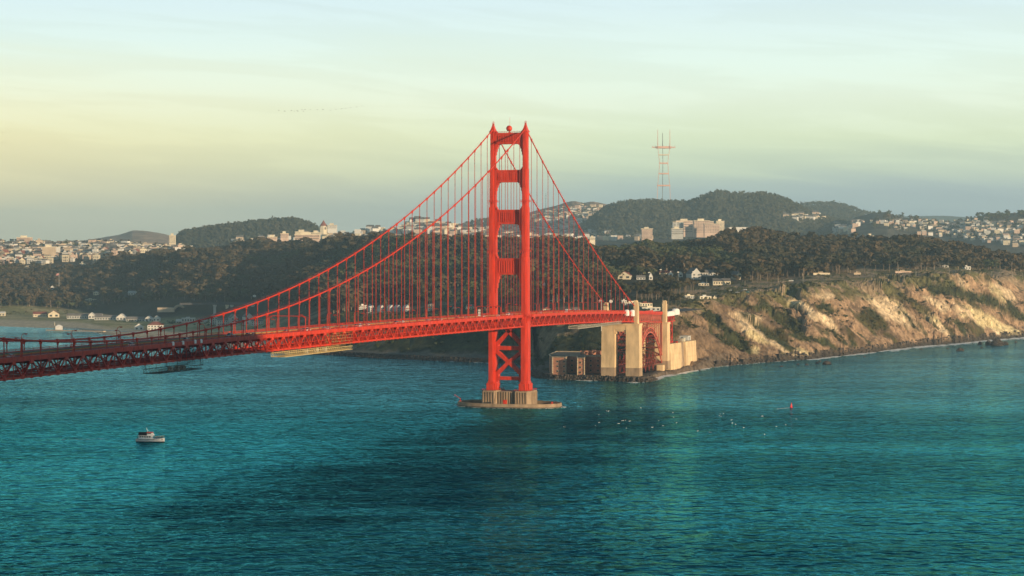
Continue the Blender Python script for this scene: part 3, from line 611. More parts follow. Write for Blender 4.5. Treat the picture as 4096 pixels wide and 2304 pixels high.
# tower
TIER = [(13.0, 18.6, 4.35, 9.2, 1.), (18.6, 20.6, 3.65, 8.35, .86), (20.6, 67.0, 2.75, 7.2, 1), (67.0, 74.4, 2.7, 7.05, 1), (74.4, 120.5, 2.55, 6.6, 1), (120.5, 160.5, 2.45, 5.7, 1), (160.5, 176.0, 2.15, 5.0, 1), (176.0, 191.5, 2.15, 4.6, 1), (191.5, 221.6, 2.0, 3.75, 1)]
def plus(cx, a, bl_, k=1.):                  # stepped cross-section: half width a, half length bl_
    p = [(a * .62, bl_), (a * .62, bl_ * .80), (a * .82, bl_ * .80), (a * .82, bl_ * .52), (a, bl_ * .52)]
    q = p + [(x, -y) for x, y in reversed(p)]; q = q + [(-x, y) for x, y in [(x, -y) for x, y in p]] + [(-x, y) for x, y in reversed(p)]
    return [(cx + x, y) for x, y in q]
for sx in (-H, H):
    b = MB()
    for i, (z0, z1, a, l, k) in enumerate(TIER): b.prism(plus(sx, a, l)[::-1], z0, z1, 0, k, (sx, 0))
    leg = b.build('tower_leg', M['red'], bridge)
    for (z, a, l) in ((165.2, 2.75, 5.6), (125.3, 3.0, 6.3)):      # maintenance galleries
        b = MB(); P4 = [(sx - a, -l), (sx + a, -l), (sx + a, l), (sx - a, l)]
        b.prism(P4, z - .3, z)
        for h in (.6, 1.2):
            for p, q in zip(P4, P4[1:] + P4[:1]): b.beam((*p, z + h), (*q, z + h), .09)
        for p, q in zip(P4, P4[1:] + P4[:1]):
            for e in np.linspace(0, 1, 6)[:-1]: b.beam((p[0] + (q[0] - p[0]) * e, p[1] + (q[1] - p[1]) * e, z), (p[0] + (q[0] - p[0]) * e, p[1] + (q[1] - p[1]) * e, z + 1.25), .09)
        for e in (-.8, -.3, .3, .8): b.beam((sx + a * e, -l + .3, z - 1.8), (sx + a * e, -l + .3, z - .2), .3)
        b.build('gallery', M['red'], leg)
    b = MB(); b.box(sx - 2.35, sx + 2.35, -4.1, 4.1, 221.0, 221.7)
    b.prism([(sx + x * 2.0, y * 3.7) for x, y in ((-1, -1), (1, -1), (1, 1), (-1, 1))], 221.7, 224.2, 0, .62, (sx, 0))
    b.prism([(sx + x * 1.24, y * 2.3) for x, y in ((-1, -1), (1, -1), (1, 1), (-1, 1))], 224.2, 226.2, 0, .62, (sx, 0))
    b.prism([(sx + x * .77, y * 1.3) for x, y in ((-1, -1), (1, -1), (1, 1), (-1, 1))], 226.2, 228.2, 0, .55, (sx, 0))
    for x, y in ((-.7, -.7), (.7, -.7), (.7, .7), (-.7, .7)): b.beam((sx + x, y, 227.6), (sx + x, y, 229.6), .1)
    for z in (228.4, 229.0, 229.6): b.beam((sx - .7, -.7, z), (sx + .7, -.7, z), .09); b.beam((sx - .7, .7, z), (sx + .7, .7, z), .09); b.beam((sx - .7, -.7, z), (sx - .7, .7, z), .09); b.beam((sx + .7, -.7, z), (sx + .7, .7, z), .09)
    b.tube([(sx, 0, 228), (sx, 0, 230.4)], .1, 5)
    b.build('cable_saddle_housing', M['red'], leg)
    b = MB()
    for e in (-1.1, -.4, .4, 1.1):
        b.box(sx + e - .14, sx + e + .14, -3.95, -3.6, 214.5 + abs(e) * 1.2, 220.9)
        b.box(sx + 1.9, sx + 2.12, e * 1.3 - .16, e * 1.3 + .16, 215 + abs(e), 220.9)
    b.build('fluting', M['red'], leg)
    b = MB(); a = sx * 1.0                                            # foot gallery on the pier
    P4 = [(sx - 6, -11), (sx + 6, -11), (sx + 6, 11), (sx - 6, 11)]
    for p, q in zip(P4, P4[1:] + P4[:1]):
        b.beam((*p, 14.2), (*q, 14.2), .1); b.beam((*p, 13.7), (*q, 13.7), .08)
        for e in np.linspace(0, 1, 7)[:-1]: x, y = p[0] + (q[0] - p[0]) * e, p[1] + (q[1] - p[1]) * e; b.beam((x, y, 13.2), (x, y, 14.3), .12)
    b.build('guard_rail', M['red'], leg)
# portal struts: z range, half length of the strut, corbel drop, number of fins
for z0, z1, hl, drop, nf, inner in ((211.8, 220.3, 2.2, 9.0, 13, 2.0), (181.0, 190.4, 1.8, 10.0, 11, 2.15), (147.3, 158.4, 1.9, 12.5, 10, 2.45), (106.6, 119.2, 2.3, 15.5, 9, 2.55)):
    xi = H - inner
    b = MB(); b.box(-xi, xi, -hl, hl, z0, z1); b.box(-xi, xi, -hl - .35, hl + .35, z1 - 1.1, z1 + .25); b.box(-xi, xi, -hl - .3, hl + .3, z0 - .3, z0 + 1.2)
    st = b.build('portal_strut', M['red'], bridge)
    fin = MB(); w = 2 * xi * .78 / nf
    fin.prism([(-w * .30, 0), (w * .30, 0), (0 + w * .18, -.55), (-w * .18, -.55)][::-1], z0 + 1.5, z1 - 1.8)
    fm = fin.mesh('fin', M['red'])
    finb = MB(); finb.prism([(-w * .30, 0), (w * .30, 0), (w * .18, .55), (-w * .18, .55)], z0 + 1.5, z1 - 1.8); fmb = finb.mesh('fin', M['red'])
    for i in range(nf):
        x = -xi * .80 + (i + .5) * 2 * xi * .80 / nf
        ob('fin', fm, st, (x, -hl, 0)); ob('fin', fmb, st, (x, hl, 0))
    for s in (-1, 1):
        b = MB()
        for j, (e, q) in enumerate(((3.6, .10), (2.7, .26), (1.9, .45), (1.15, .72), (.6, 1.0))):
            x0, x1 = sorted((s * xi, s * (xi - e))); b.box(x0, x1, -hl * (1 - .04 * j), hl * (1 - .04 * j), z0 - drop * q, z0 - .31 - .01 * j)
        b.build('corbel', M['red'], st); b = MB()
        for e, q in ((1.6, .09), (.8, .2)):
            x0, x1 = sorted((s * xi, s * (xi - e))); b.box(x0, x1, -hl * .9, hl * .9, z1 + .26, z1 + drop * q + .3)
        b.build('upper_corbel', M['red'], st)
    if z0 > 200:
        b = MB(); 
        for y in (-hl - .2, hl + .2):
            for z in (z1 + .9, z1 + 1.5): b.beam((-xi, y, z), (xi, y, z), .09)
            for x in np.linspace(-xi, xi, 12): b.beam((x, y, z1), (x, y, z1 + 1.55), .09)
        b.build('handrail', M['red'], st)
# bracing below the deck
def plate(b, p, q, w, l): b.beam(p, q, l, w)
X0 = H - 2.75
b = MB()
for (p, q) in (((-X0, 0, 49.5), (0, 0, 60.5)), ((0, 0, 60.5), (X0, 0, 49.5)), ((-3.6, 0, 64.6), (0, 0, 60.5)), ((0, 0, 60.5), (3.6, 0, 64.6)), ((-X0, 0, 44.5), (0, 0, 35.6)), ((0, 0, 35.6), (X0, 0, 44.5)), ((-X0, 0, 25.6), (0, 0, 35.6)), ((0, 0, 35.6), (X0, 0, 25.6))):
    plate(b, p, q, 2.7, 5.2)
br = b.build('cross_brace', M['red'], bridge)
b = MB(); b.prism([(-2.6, -2.65), (2.6, -2.65), (2.6, 2.65), (-2.6, 2.65)], 33.4, 37.8); b.build('brace_node', M['red'], br)
for z0, z1 in ((45.4, 48.6), (21.2, 24.0)):
    b = MB(); b.box(-X0, X0, -2.4, 2.4, z0, z1); o = b.build('brace_strut', M['red'], bridge)
    for s in (-1, 1):
        b = MB(); x0, x1 = sorted((s * X0, s * (X0 - 2.2))); b.box(x0, x1, -2.55, 2.55, z0 - 1.6, z1 + 1.8); b.build('gusset', M['red'], o)
b = MB(); b.lathe([(2.35, 0), (2.4, .5), (2.4, 1.2), (1.9, 2.0), (1.1, 2.6), (0.1, 2.8)], 18)
o = b.build('antenna_dome', M['red'], bridge, smooth=True); o.location = (.2, -1.2, 223.9); o.rotation_euler = (math.radians(82), 0, math.radians(14))
b = MB(); b.lathe([(.5, 0), (.5, 2.6)], 8); b.box(-1, 1, -.6, .6, 0, .4); b.beam((.1, .3, 0), (.1, .3, 12.5), .13); o = b.build('antenna_mast', M['red'], bridge); o.location = (.2, -.2, 220.55)
# brackets where the deck passes the legs
b = MB()
for s in (-1, 1):
    for y in (-7.6, 7.6): b.box(s * H - 3.4, s * H + 3.4, y - .5, y + .5, zd(0) + .2, zd(0) + 1.6)
    b.box(s * (H + 2.75) - .9, s * (H + 2.75) + .9, -8.4, 8.4, zd(0) + .9, zd(0) + 1.25)
    for h in (1.2, 1.8, 2.4): b.beam((s * (H + 3.5), -8.4, zd(0) + h), (s * (H + 3.5), 8.4, zd(0) + h), .1)
    for y in np.linspace(-8.4, 8.4, 9): b.beam((s * (H + 3.5), y, zd(0) + .9), (s * (H + 3.5), y, zd(0) + 2.5), .12)
    for y in (-4.4, -1.6, 1.6, 4.4): b.beam((s * (H + 3.4), y, zd(0) + .9), (s * (H + 2.4), y, zd(0) - 5), .5)
b.build('walkway_bracket', M['red'], bridge)

# pier and its oval fender
pier = thing('bridge_pier', 'fluted concrete tower pier inside an oval fender wall in the water', 'pier', (0, 0, 0))
for s in (-1, 1):
    p8 = [(-7.0, -9), (-5, -12.5), (5, -12.5), (7.2, -9), (7.2, 9), (5, 12.5), (-5, 12.5), (-7, 9)]
    b = MB(); b.prism([(s * H + x, y) for x, y in p8], -2, 12.6, 0, .965, (s * H, 0)); b.prism([(s * H + x * .94, y * .94) for x, y in p8], 12.6, 13.05)
    o = b.build('plinth', M['pierc'], pier)
    b = MB()
    for x in np.linspace(-4.4, 4.4, 5): b.box(s * H + x - .35, s * H + x + .35, -12.85, -12.3, 0, 12.0)
    for y in np.linspace(-7.5, 7.5, 6): b.box(s * H + 6.95, s * H + 7.42, y - .4, y + .4, 0, 12.0)
    b.build('rib', M['pierc'], o)
b = MB(); b.box(-7.0, 7.0, -9.2, 9.2, -2, 12.55); o = b.build('pier_wall', M['pierc'], pier)
for x in np.linspace(-5.4, 5.4, 6):
    b = MB(); b.prism([(x - .75, -9.2), (x - .5, -10.4), (x + .5, -10.4), (x + .75, -9.2)], -1, 12.2); b.build('pilaster', M['pierc'], o)
b = MB(); n = 96; A1, B1, A0, B0 = 43.5, 23.5, 41.9, 21.9
pt = lambda a, bb, i: (a * math.copysign(abs(math.cos(2 * math.pi * i / n)) ** .8, math.cos(2 * math.pi * i / n)), bb * math.copysign(abs(math.sin(2 * math.pi * i / n)) ** .95, math.sin(2 * math.pi * i / n)))
for i in range(n):
    p, q, r_, s_ = pt(A1, B1, i), pt(A1, B1, i + 1), pt(A0, B0, i + 1), pt(A0, B0, i)
    b.face([(*p, -2), (*q, -2), (*q, .9), (*p, .9)], 1); b.face([(*p, .9), (*q, .9), (q[0] * .995, q[1] * .995, 3.4), (p[0] * .995, p[1] * .995, 3.4)])
    b.face([(p[0] * .995, p[1] * .995, 3.4), (q[0] * .995, q[1] * .995, 3.4), (*r_, 3.4), (*s_, 3.4)]); b.face([(*s_, 3.4), (*r_, 3.4), (*r_, -2), (*s_, -2)])
fen = b.build('fender', [M['pierc'], M['wet']], pier)
b = MB()
for x in (-.9, .9): b.beam((x, -11.3, 3.4), (x, -9.3, 13), .16)
for z in np.linspace(5, 12.6, 14): b.beam((-.9, -11.3 + (z - 3.4) * .233, z), (.9, -11.3 + (z - 3.4) * .233, z), .1)
o = b.build('stair_ladder', M['rust'], pier); o.location = (-8.5, -1.6, 0)
b = MB(); b.box(-1.3, 1.3, -1.2, 1.2, 0, 2.9); b.prism([(-1.5, -1.4), (1.5, -1.4), (1.5, 1.4), (-1.5, 1.4)], 2.9, 3.3, 0, .7)
tag(b.build('equipment_hut', M['red']), 'small red hut on the fender wall in front of pier', 'hut').location = (3.5, -22.0, 3.41)
b = MB(); b.box(-.6, .6, -.6, .6, 0, .6); b.beam((0, 0, .5), (0, 0, 2.6), .35); b.beam((.3, 0, 1.4), (-4.8, -.4, 5.4), .22); b.beam((0, 0, 2.6), (-3.0, -.2, 4.0), .12); b.tube([(-4.8, -.4, 5.4), (-4.8, -.4, 3.6)], .05, 4)
tag(b.build('davit_crane', M['red']), 'small red davit crane on the left end of oval fender', 'crane').location = (-40.3, -5.0, 3.41)
b = MB(); b.box(-.7, .7, -.5, .5, 0, 1.2); b.prism([(-.8, -.6), (.8, -.6), (.8, .6), (-.8, .6)], 1.2, 1.5, 0, .6)
tag(b.build('equipment_cabinet', M['red']), 'small red cabinet near the right end of oval fender', 'cabinet').location = (38.5, -8.2, 3.41)
# ------------------------------------------------------------------ concrete pylons at the south end
def pylon(y0, label, zb, zt, stop, tw):
    t = thing('bridge_pylon', label, 'pylon', (0, y0, 0))
    n = int((zt - zb) / 4.1); hs = (zt - zb) / n
    for s in (-1, 1):
        for i in range(n):
            z = zb + i * hs; k = 1 + .035 * (1 - i / n)
            b = MB(); x0, x1 = sorted((s * 5.7 / (1 + .02 * (1 - i / n)), s * 18.6 * k))
            b.box(x0, x1, -.35 * (1 - i / n), 11.5, z + .06, z + hs - .05); b.box(x0 + .1, x1 - .1, -.35 * (1 - i / n) + .12, 11.4, z - .06, z + .07)
            b.build('concrete_course', M['pierc'] if i < 2 else M['concrete'], t)
    b = MB(); b.box(-5.68, 5.68, .25, 11.2, zt - 4.6, zt); b.box(-5.66, 5.66, 1.0, 11.0, zt - 6.0, zt - 4.61)
    for s in (-1, 1): x0, x1 = sorted((s * 5.67, s * 4.2)); b.box(x0, x1, .6, 11, zt - 8.4, zt - 6.01)
    b.build('portal_lintel', M['concrete'], t)
    b = MB(); b.box(-19.2, 19.2, -.4, 11.9, zt + .01, zt + 1.8); b.build('bearing_shelf', M['concrete'], t)
    for s in (-1, 1):
        b = MB(); x0, x1 = s * 15.2 - tw, s * 15.2 + tw
        zz = zt + 1.81
        while zz < stop - 3.6:
            z2 = min(zz + 4.2, stop - 3.5); b.box(x0, x1, .6, 6.2, zz + .05, z2); b.box(x0 + .08, x1 - .08, .68, 6.12, zz, zz + .06); zz = z2
        b.box(x0 + .45, x1 - .45, .35, 6.45, zt + 1.9, stop - 5)
        sh = b.build('shaft', M['concrete'], t)
        b = MB(); b.box(x0 + .55, x1 - .9, 1.0, 5.4, stop - 3.5, stop); b.box(x0 - .4, x0 + .54, 1.6, 4.6, stop - 3.5, stop - 1.8); b.box(x1 - .89, x1 - .1, 1.2, 5.2, stop - 3.5, stop - .5)
        b.build('stepped_cap', M['concrete'], sh)
    return t
pylon(342, 'tall pale concrete pylon with a portal opening, beside the brick fort', 4.2, 53.5, 75.6, 2.1)
pylon(456, 'pale concrete pylon on the landward side of the red steel arch', 5, 51.0, 75.0, 2.1)
# ------------------------------------------------------------------ steel arch
arch = thing('steel_arch_span', 'red latticed steel arch span between the two concrete pylons', 'arch', (0, 0, 0))
ya, yb, ym = 354.6, 455.4, 405.5
def zo(y): return 49.2 - 35 * ((y - ym) / 54.) ** 2
def zi(y): return 44.6 - 36.5 * ((y - ym) / 52.5) ** 2
ys = np.linspace(ya, yb, 15)
for sx in (-13.2, 13.2):
    b = MB()
    for a, c in zip(np.linspace(ya, yb, 29)[:-1], np.linspace(ya, yb, 29)[1:]): b.beam((sx, a, zo(a)), (sx, c, zo(c)), 1.0, 1.0)
    b.build('arch_rib_upper', M['hazered'], arch)
    b = MB()
    for a, c in zip(np.linspace(ya, yb, 29)[:-1], np.linspace(ya, yb, 29)[1:]): b.beam((sx, a, zi(a)), (sx, c, zi(c)), 1.0, 1.0)
    b.build('arch_rib_lower', M['hazered'], arch)
    for i in range(14):
        a, c = ys[i], ys[i + 1]
        b = MB(); b.beam((sx, a, zi(a)), (sx, a, zo(a)), .4); b.beam((sx, a, zi(a)), (sx, c, zo(c)), .4) if i < 7 else b.beam((sx, a, zo(a)), (sx, c, zi(c)), .4); b.build('rib_lacing', M['hazered'], arch)
    for i, y in enumerate(ys):
        zt_ = zd(y) - 8.0
        b = MB(); b.beam((sx, y, zo(y)), (sx, y, zt_), .62); b.build('spandrel_post', M['hazered'], arch)
        if i < 14:
            c = ys[i + 1]
            b = MB(); b.beam((sx, y, zd(y)), (sx, y, zt_), .42); b.beam((sx, (y + c) / 2, zd(y)), (sx, (y + c) / 2, zt_), .3); b.beam((sx, y, zt_), (sx, (y + c) / 2, zd(y)), .4); b.beam((sx, (y + c) / 2, zd(y)), (sx, c, zt_), .4); b.build('truss_panel', M['hazered'], arch)
    b = MB(); b.beam((sx, ya, zd(ya)), (sx, yb, zd(yb)), .75, 1.1); b.build('upper_chord', M['red'], arch)
    b = MB(); b.beam((sx, ya, zd(ya) - 8), (sx, yb, zd(yb) - 8), .75, .9); b.build('lower_chord', M['red'], arch)
    b = MB(); s = 1 if sx > 0 else -1
    b.hexa([(s * 14.0 - .2, ya, zd(ya) + .4), (s * 14.0 + .2, ya, zd(ya) + .4), (s * 14.0 + .2, yb, zd(yb) + .4), (s * 14.0 - .2, yb, zd(yb) + .4), (s * 14 - .2, ya, zd(ya) + 2.6), (s * 14 + .2, ya, zd(ya) + 2.6), (s * 14 + .2, yb, zd(yb) + 2.6), (s * 14 - .2, yb, zd(yb) + 2.6)])
    b.build('railing_panel', M['red'], arch)
b = MB()
for i, y in enumerate(ys):
    b.beam((-13.2, y, zo(y) - .3), (13.2, y, zo(y) - .3), .5); b.beam((-13.2, y, zi(y)), (13.2, y, zi(y)), .5)
    if i < 14:
        c = ys[i + 1]; b.beam((-13.2, y, zi(y)), (13.2, c, zi(c)), .45); b.beam((13.2, y, zi(y) + .03), (-13.2, c, zi(c) + .03), .45)
        if abs(y - ym) > 12:
            b.beam((-13.2, y, zo(y)), (13.2, y, zd(y) - 9), .35); b.beam((13.2, y, zo(y)), (-13.2, y, zd(y) - 9), .35)
b.build('sway_bracing', M['shadered'], arch)
b = MB()
for z in (12, 20, 28, 36, 44):
    b.beam((-13.2, yb + 14, z), (13.2, yb + 14, z), .6); b.beam((-13.2, ya + 18, z - 8) if z < 28 else (-13.2, yb + 14, z - 8), (13.2, yb + 14, z), .5); b.beam((13.2, yb + 14, z - 8), (-13.2, yb + 14, z), .5)
for x in (-13.2, -4.4, 4.4, 13.2): b.beam((x, yb + 14.6, 4), (x, yb + 14.6, zd(yb) - 8), .7)
for sx in (-9, 9):
    for k in range(6): y0, y1 = ya + 4 + k * 15.4, ya + 4 + (k + 1) * 15.4; b.beam((sx, y0, 6), (sx, y1, 22), .45); b.beam((sx, y0, 22), (sx, y1, 6), .45); b.beam((sx, y0, 14), (sx, y1, 14), .4); b.beam((sx, y0, 5), (sx, y0, 24), .5)
b.build('tower_bracing', M['shadered'], arch)
b = MB(); b.hexa([(-13.4, ya, zd(ya) + .5), (13.4, ya, zd(ya) + .5), (13.4, yb, zd(yb) + .5), (-13.4, yb, zd(yb) + .5), (-13.4, ya, zd(ya) + RD), (13.4, ya, zd(ya) + RD), (13.4, yb, zd(yb) + RD), (-13.4, yb, zd(yb) + RD)]); b.build('roadway', M['asphalt'], arch)
b = MB()
for s in (-1, 1):
    for y in (ya + 4, yb - 4): b.box(s * 13.2 - 3.2, s * 13.2 + 3.2, y - 4.5, y + 4.5, 3.5, 9.5)
b.build('footing', M['concrete'], arch)
# land viaduct behind the second pylon
via = thing('approach_viaduct', 'red steel trestle viaduct carrying the road ashore past the second pylon', 'viaduct', (0, 0, 0))
y0, y1 = 343.2, 341.8
b = MB(); ye = 640
for a in np.arange(467.6, ye, 7.62):
    c = a + 7.62
    b.hexa([(-13.8, a, zd(467) + .4), (13.8, a, zd(467) + .4), (13.8, c, zd(467) + .4), (-13.8, c, zd(467) + .4), (-13.8, a, zd(467) + 1.2), (13.8, a, zd(467) + 1.2), (13.8, c, zd(467) + 1.2), (-13.8, c, zd(467) + 1.2)])
b.build('roadway', M['asphalt'], via)
for sx in (-13.2, 13.2):
    b = MB(); b.beam((sx, 467.6, zd(467)), (sx, 524, zd(467)), .7, 1); b.build('upper_chord', M['red'], via)
    b = MB(); b.beam((sx, 467.6, zd(467) - 8), (sx, 512, zd(467) - 8), .7, .9); b.build('lower_chord', M['red'], via)
    for k in range(6):
        a = 467.8 + k * 7.3; b = MB(); b.beam((sx, a, zd(467) - 8), (sx, a + 3.6, zd(467)), .4); b.beam((sx, a + 3.6, zd(467)), (sx, a + 7.3, zd(467) - 8), .4); b.beam((sx, a, zd(467) - 8), (sx, a, zd(467)), .4); b.build('truss_panel', M['red'], via)
    b = MB(); s = 1 if sx > 0 else -1; b.box(s * 14 - .2, s * 14 + .2, 467.6, 526, zd(467) + .4, zd(467) + 2.5); b.build('railing_panel', M['red'], via)
    for y in (476, 500):
        b = MB(); b.beam((sx, y, 24), (sx, y, zd(467) - 8.5), .9); b.build('trestle_leg', M['red'], via)
    b = MB()
    for z in (28, 36, 44): b.beam((sx, 476, z), (sx, 500, z + 8), .45); b.beam((sx, 500, z), (sx, 476, z + 8), .45); b.beam((sx, 476, z), (sx, 500, z), .4)
    b.build('trestle_bracing', M['red'], via)
for y in (476, 500):
    b = MB()
    for z in (28, 36, 44): b.beam((-13.2, y, z), (13.2, y, z + 8), .45); b.beam((13.2, y, z), (-13.2, y, z + 8), .45); b.beam((-13.2, y, z), (13.2, y, z), .4)
    b.build('trestle_bracing', M['red'], via)
# anchorage housing
anc = thing('anchorage_block', 'huge pale concrete anchorage wall with a buttress, standing on the beach below bluff', 'anchorage', (0, 0, 0))
n = 12
for i in range(n):
    a, c = 468 + i * 9.75, 468 + (i + 1) * 9.75 - .12
    if i in (5, 6): continue
    b = MB(); zt_ = 30.2 - .10 * i if i < 5 else 29.6 - .12 * (i - 7)
    for j in range(5):
        za, zc_ = 2.5 + j * (zt_ - 2.5) / 5, 2.5 + (j + 1) * (zt_ - 2.5) / 5
        ka, kc = 20.2 - za * .05, 20.2 - zc_ * .05
        b.hexa([(-18, a, za + .05), (ka, a, za + .05), (ka, c, za + .05), (-18, c, za + .05), (-18, a, zc_ - .04), (kc, a, zc_ - .04), (kc, c, zc_ - .04), (-18, c, zc_ - .04)])
    b.box(-17.9, 18.0, a + .1, c + .1, 3, zt_ - .3)
    b.build('wall_panel', M['concrete'], anc)
b = MB(); b.hexa([(-18, 516.8, 2), (18.2, 516.8, 2), (18.2, 536.1, 2), (-18, 536.1, 2), (-18, 517.6, 29.4), (16.9, 517.6, 29.4), (16.9, 535.4, 29.4), (-18, 535.4, 29.4)]); b.build('buttress', M['pierc'], anc)
b = MB(); b.box(-1, 1, 468.5, 516, 30.3, 31.2); b.build('roof_curb', M['concrete'], anc)
def roofbox(x, y, z, w, d, h, m, label, nm='site_cabin', cat='cabin'):
    b = MB(); b.cbox((0, 0, 0), w, d, h); b.cbox((0, 0, h), w * 1.04, d * 1.04, .25)
    t = thing(nm, label, cat, (x, y, z)); b.build('body', m, t)
    b = MB(); b.cbox((w / 2 + .03, 0, .3), .08, d * .25, h * .7); b.build('door', M['greyroof'], t)
    b = MB(); b.cbox((-w * .2, -d / 2 - .03, h * .4), w * .3, .08, h * .35); b.build('window', M['glass'], t)
roofbox(10, 572, 29.6, 9, 14, 4.6, M['palegrey'], 'grey site cabin with a flat roof at the far end of anchorage wall')
roofbox(12, 551, 29.3, 5, 6, 3, M['cream'], 'larger of two small cream cabins on the anchorage roof')
roofbox(12, 541, 29.9, 4, 4, 2.6, M['tan'], 'smallest tan cabin on the anchorage roof above the buttress')
b = MB()
for i in range(5): b.cbox((i * 3. - 6, (i % 2) * 1.4, 0), 2.0, 1.6, 1 + .5 * (i % 3)); 
b.tube([(-7, -1, 1.2), (7, 1.4, 1.0)], .35, 6)
tag(b.build('winch_machinery', M['red']), 'red winch machinery on the anchorage roof beside the trestle', 'machinery').location = (12, 500, 30.2)
# tarpaulins
def tarp(loc, w, d, h, label, rz=0.):
    n = 7; vs = []; P_ = []
    for k in range(n):                       # bulging cover: rounded top outline swept along x
        t = k / (n - 1); P_.append((t, math.sin(math.pi * (.12 + .76 * t)) ** .4))
    b = MB(); prof = [(-d / 2, 0), (-d / 2 * 1.03, h * .55), (-d / 2 * .8, h * .9), (-d * .18, h * 1.0), (d * .25, h * .97), (d / 2 * .92, h * .78), (d / 2 * 1.02, h * .4), (d / 2, 0)]
    for t, g in P_: b.v += [(-w / 2 + w * t, y * (.9 + .1 * g), z * (.82 + .18 * g)) for y, z in prof]
    m_ = len(prof)
    for k in range(n - 1):
        for j in range(m_ - 1): q = k * m_ + j; b.f.append((q, q + 1, q + m_ + 1, q + m_)); b.m.append(0)
    for k in (0, n - 1): b.f.append(tuple(k * m_ + j for j in (range(m_) if k else reversed(range(m_))))); b.m.append(0)
    o = b.build('tarpaulin_cover', M['tarp']); o.location = loc; o.rotation_euler = (0, 0, rz); return tag(o, label, 'tarpaulin')
tarp((14.2, 334, zd(334) - 2.6), 3, 7.5, 6.2, 'large white tarpaulin on the truss side touching the tall pylon')
tarp((14.2, 314, zd(314) - 2.4), 3, 6.5, 6.0, 'white tarpaulin on the truss side, second from the tall pylon')
o = tarp((14.6, 483, zd(467) - 2.0), 3.5, 30, 5.0, 'long white tarpaulin on the viaduct rail beyond second pylon')
o = tarp((14.8, 509, zd(467) - 1.6), 4, 19, 6.6, 'white tarpaulin hump at the shore end of the viaduct rail')
for xx, yy, k in ((434, 866, 'leftmost'), (459, 860, 'second'), (489.5, 856, 'third'), (506, 854, 'last')):
    best = min(np.arange(-760, -300, 1.), key=lambda u: abs(inv(14.2, u)[0] - xx))
    tarp((14.35, best, zd(best) + .2), .7, 2.0, 2.1, {'leftmost': 'small white tarpaulin on the shaded truss rail, leftmost of four', 'second': 'small white tarpaulin on the shaded truss rail, second of four from left', 'third': 'small white tarpaulin on the shaded truss rail, third of four from left', 'last': 'small white tarpaulin on the shaded truss rail, rightmost of four'}[k])
# ------------------------------------------------------------------ brick fort
fort = thing('brick_fort', 'red brick fort with pale corner stones on the point beside the concrete pylon', 'fort', W(1450, 2015, 0))
fx, fy, _ = W(1450, 2015)
FPTS = [(1382, 2036), (1385, 2000), (1390, 1988), (1424, 1982), (1427, 2004), (1452, 2000), (1453, 1968), (1470, 1965), (1472, 2001), (1545, 1993), (1552, 2085), (1400, 2100)]
fp = [(W(*p)[0] - fx, W(*p)[1] - fy) for p in FPTS]
b = MB(); b.prism(fp, 3.5, 20.8); b.build('wall', M['brick'], fort); b = MB(); b.prism([(x * .985, y * .985) for x, y in fp], 20.81, 20.9); b.build('roof', mat('earth_roof', (.16, .12, .08), .95), fort)
cx_, cy_ = sum(p[0] for p in fp) / len(fp), sum(p[1] for p in fp) / len(fp)
b = MB()
for p, q in zip(fp, fp[1:] + fp[:1]): b.beam((p[0], p[1], 21.2), (q[0], q[1], 21.2), 1.3, .7)
b.build('parapet_coping', M['trim'], fort)
for i in (1, 2, 3, 6, 7):
    b = MB(); x, y = fp[i]
    for j in range(14): b.cbox((x, y, 4 + j * 1.2), 1.2 if j % 2 else .8, 1.2 if j % 2 else .8, 1.1, PSI + .3)
    b.build('corner_quoin', M['trim'], fort)
for (i, fr_) in ((2, (.38, .86)), (6, (.42,)), (4, (.5,)), (8, (.2, .45, .7))):
    p, q = fp[i], fp[i + 1]; a = math.atan2(q[1] - p[1], q[0] - p[0])
    for f_ in fr_:
        for z in (6.2, 11.0, 15.8):
            b = MB(); c = (p[0] + (q[0] - p[0]) * f_, p[1] + (q[1] - p[1]) * f_, z); b.cbox(c, 2.2, .6, 2.2, a); w_ = b.build('window', M['trim'], fort)
            b = MB(); b.cbox((c[0] + .16 * math.sin(a), c[1] - .16 * math.cos(a), z + .4), 1.35, .5, 1.4, a); b.build('opening', M['dark'], w_)
for k in range(7):
    c = W(1475 + k * 10, 2030 + 4 * (k % 2)); b = MB(); b.cbox((c[0] - fx, c[1] - fy, 21.4), 3.4, 3.0, 2.6 + .8 * (k % 3), PSI); b.cbox((c[0] - fx, c[1] - fy, 24. + .8 * (k % 3)), 3.9, 3.4, .35, PSI); b.build('stair_turret', M['brick'], fort)
c = W(1500, 2045); b = MB(); b.cbox((c[0] - fx, c[1] - fy, 21.5), 32, 4, 3.0, PSI); b.build('roof_gallery', M['brick'], fort)
t = thing('flagpole', 'bare green flagpole rising from the roof of the brick fort', 'flagpole', W(1467, 2022, 21.9))
b = MB(); b.tube([(0, 0, 0), (0, 0, 21)], [.22, .12], 6); b.build('pole', mat('green_pole', (.06, .16, .09), .5), t); b = MB(); b.lathe([(.1, 0), (.3, .2), (.1, .5)], 6); o = b.build('finial', M['trim'], t); o.location = (0, 0, 21)
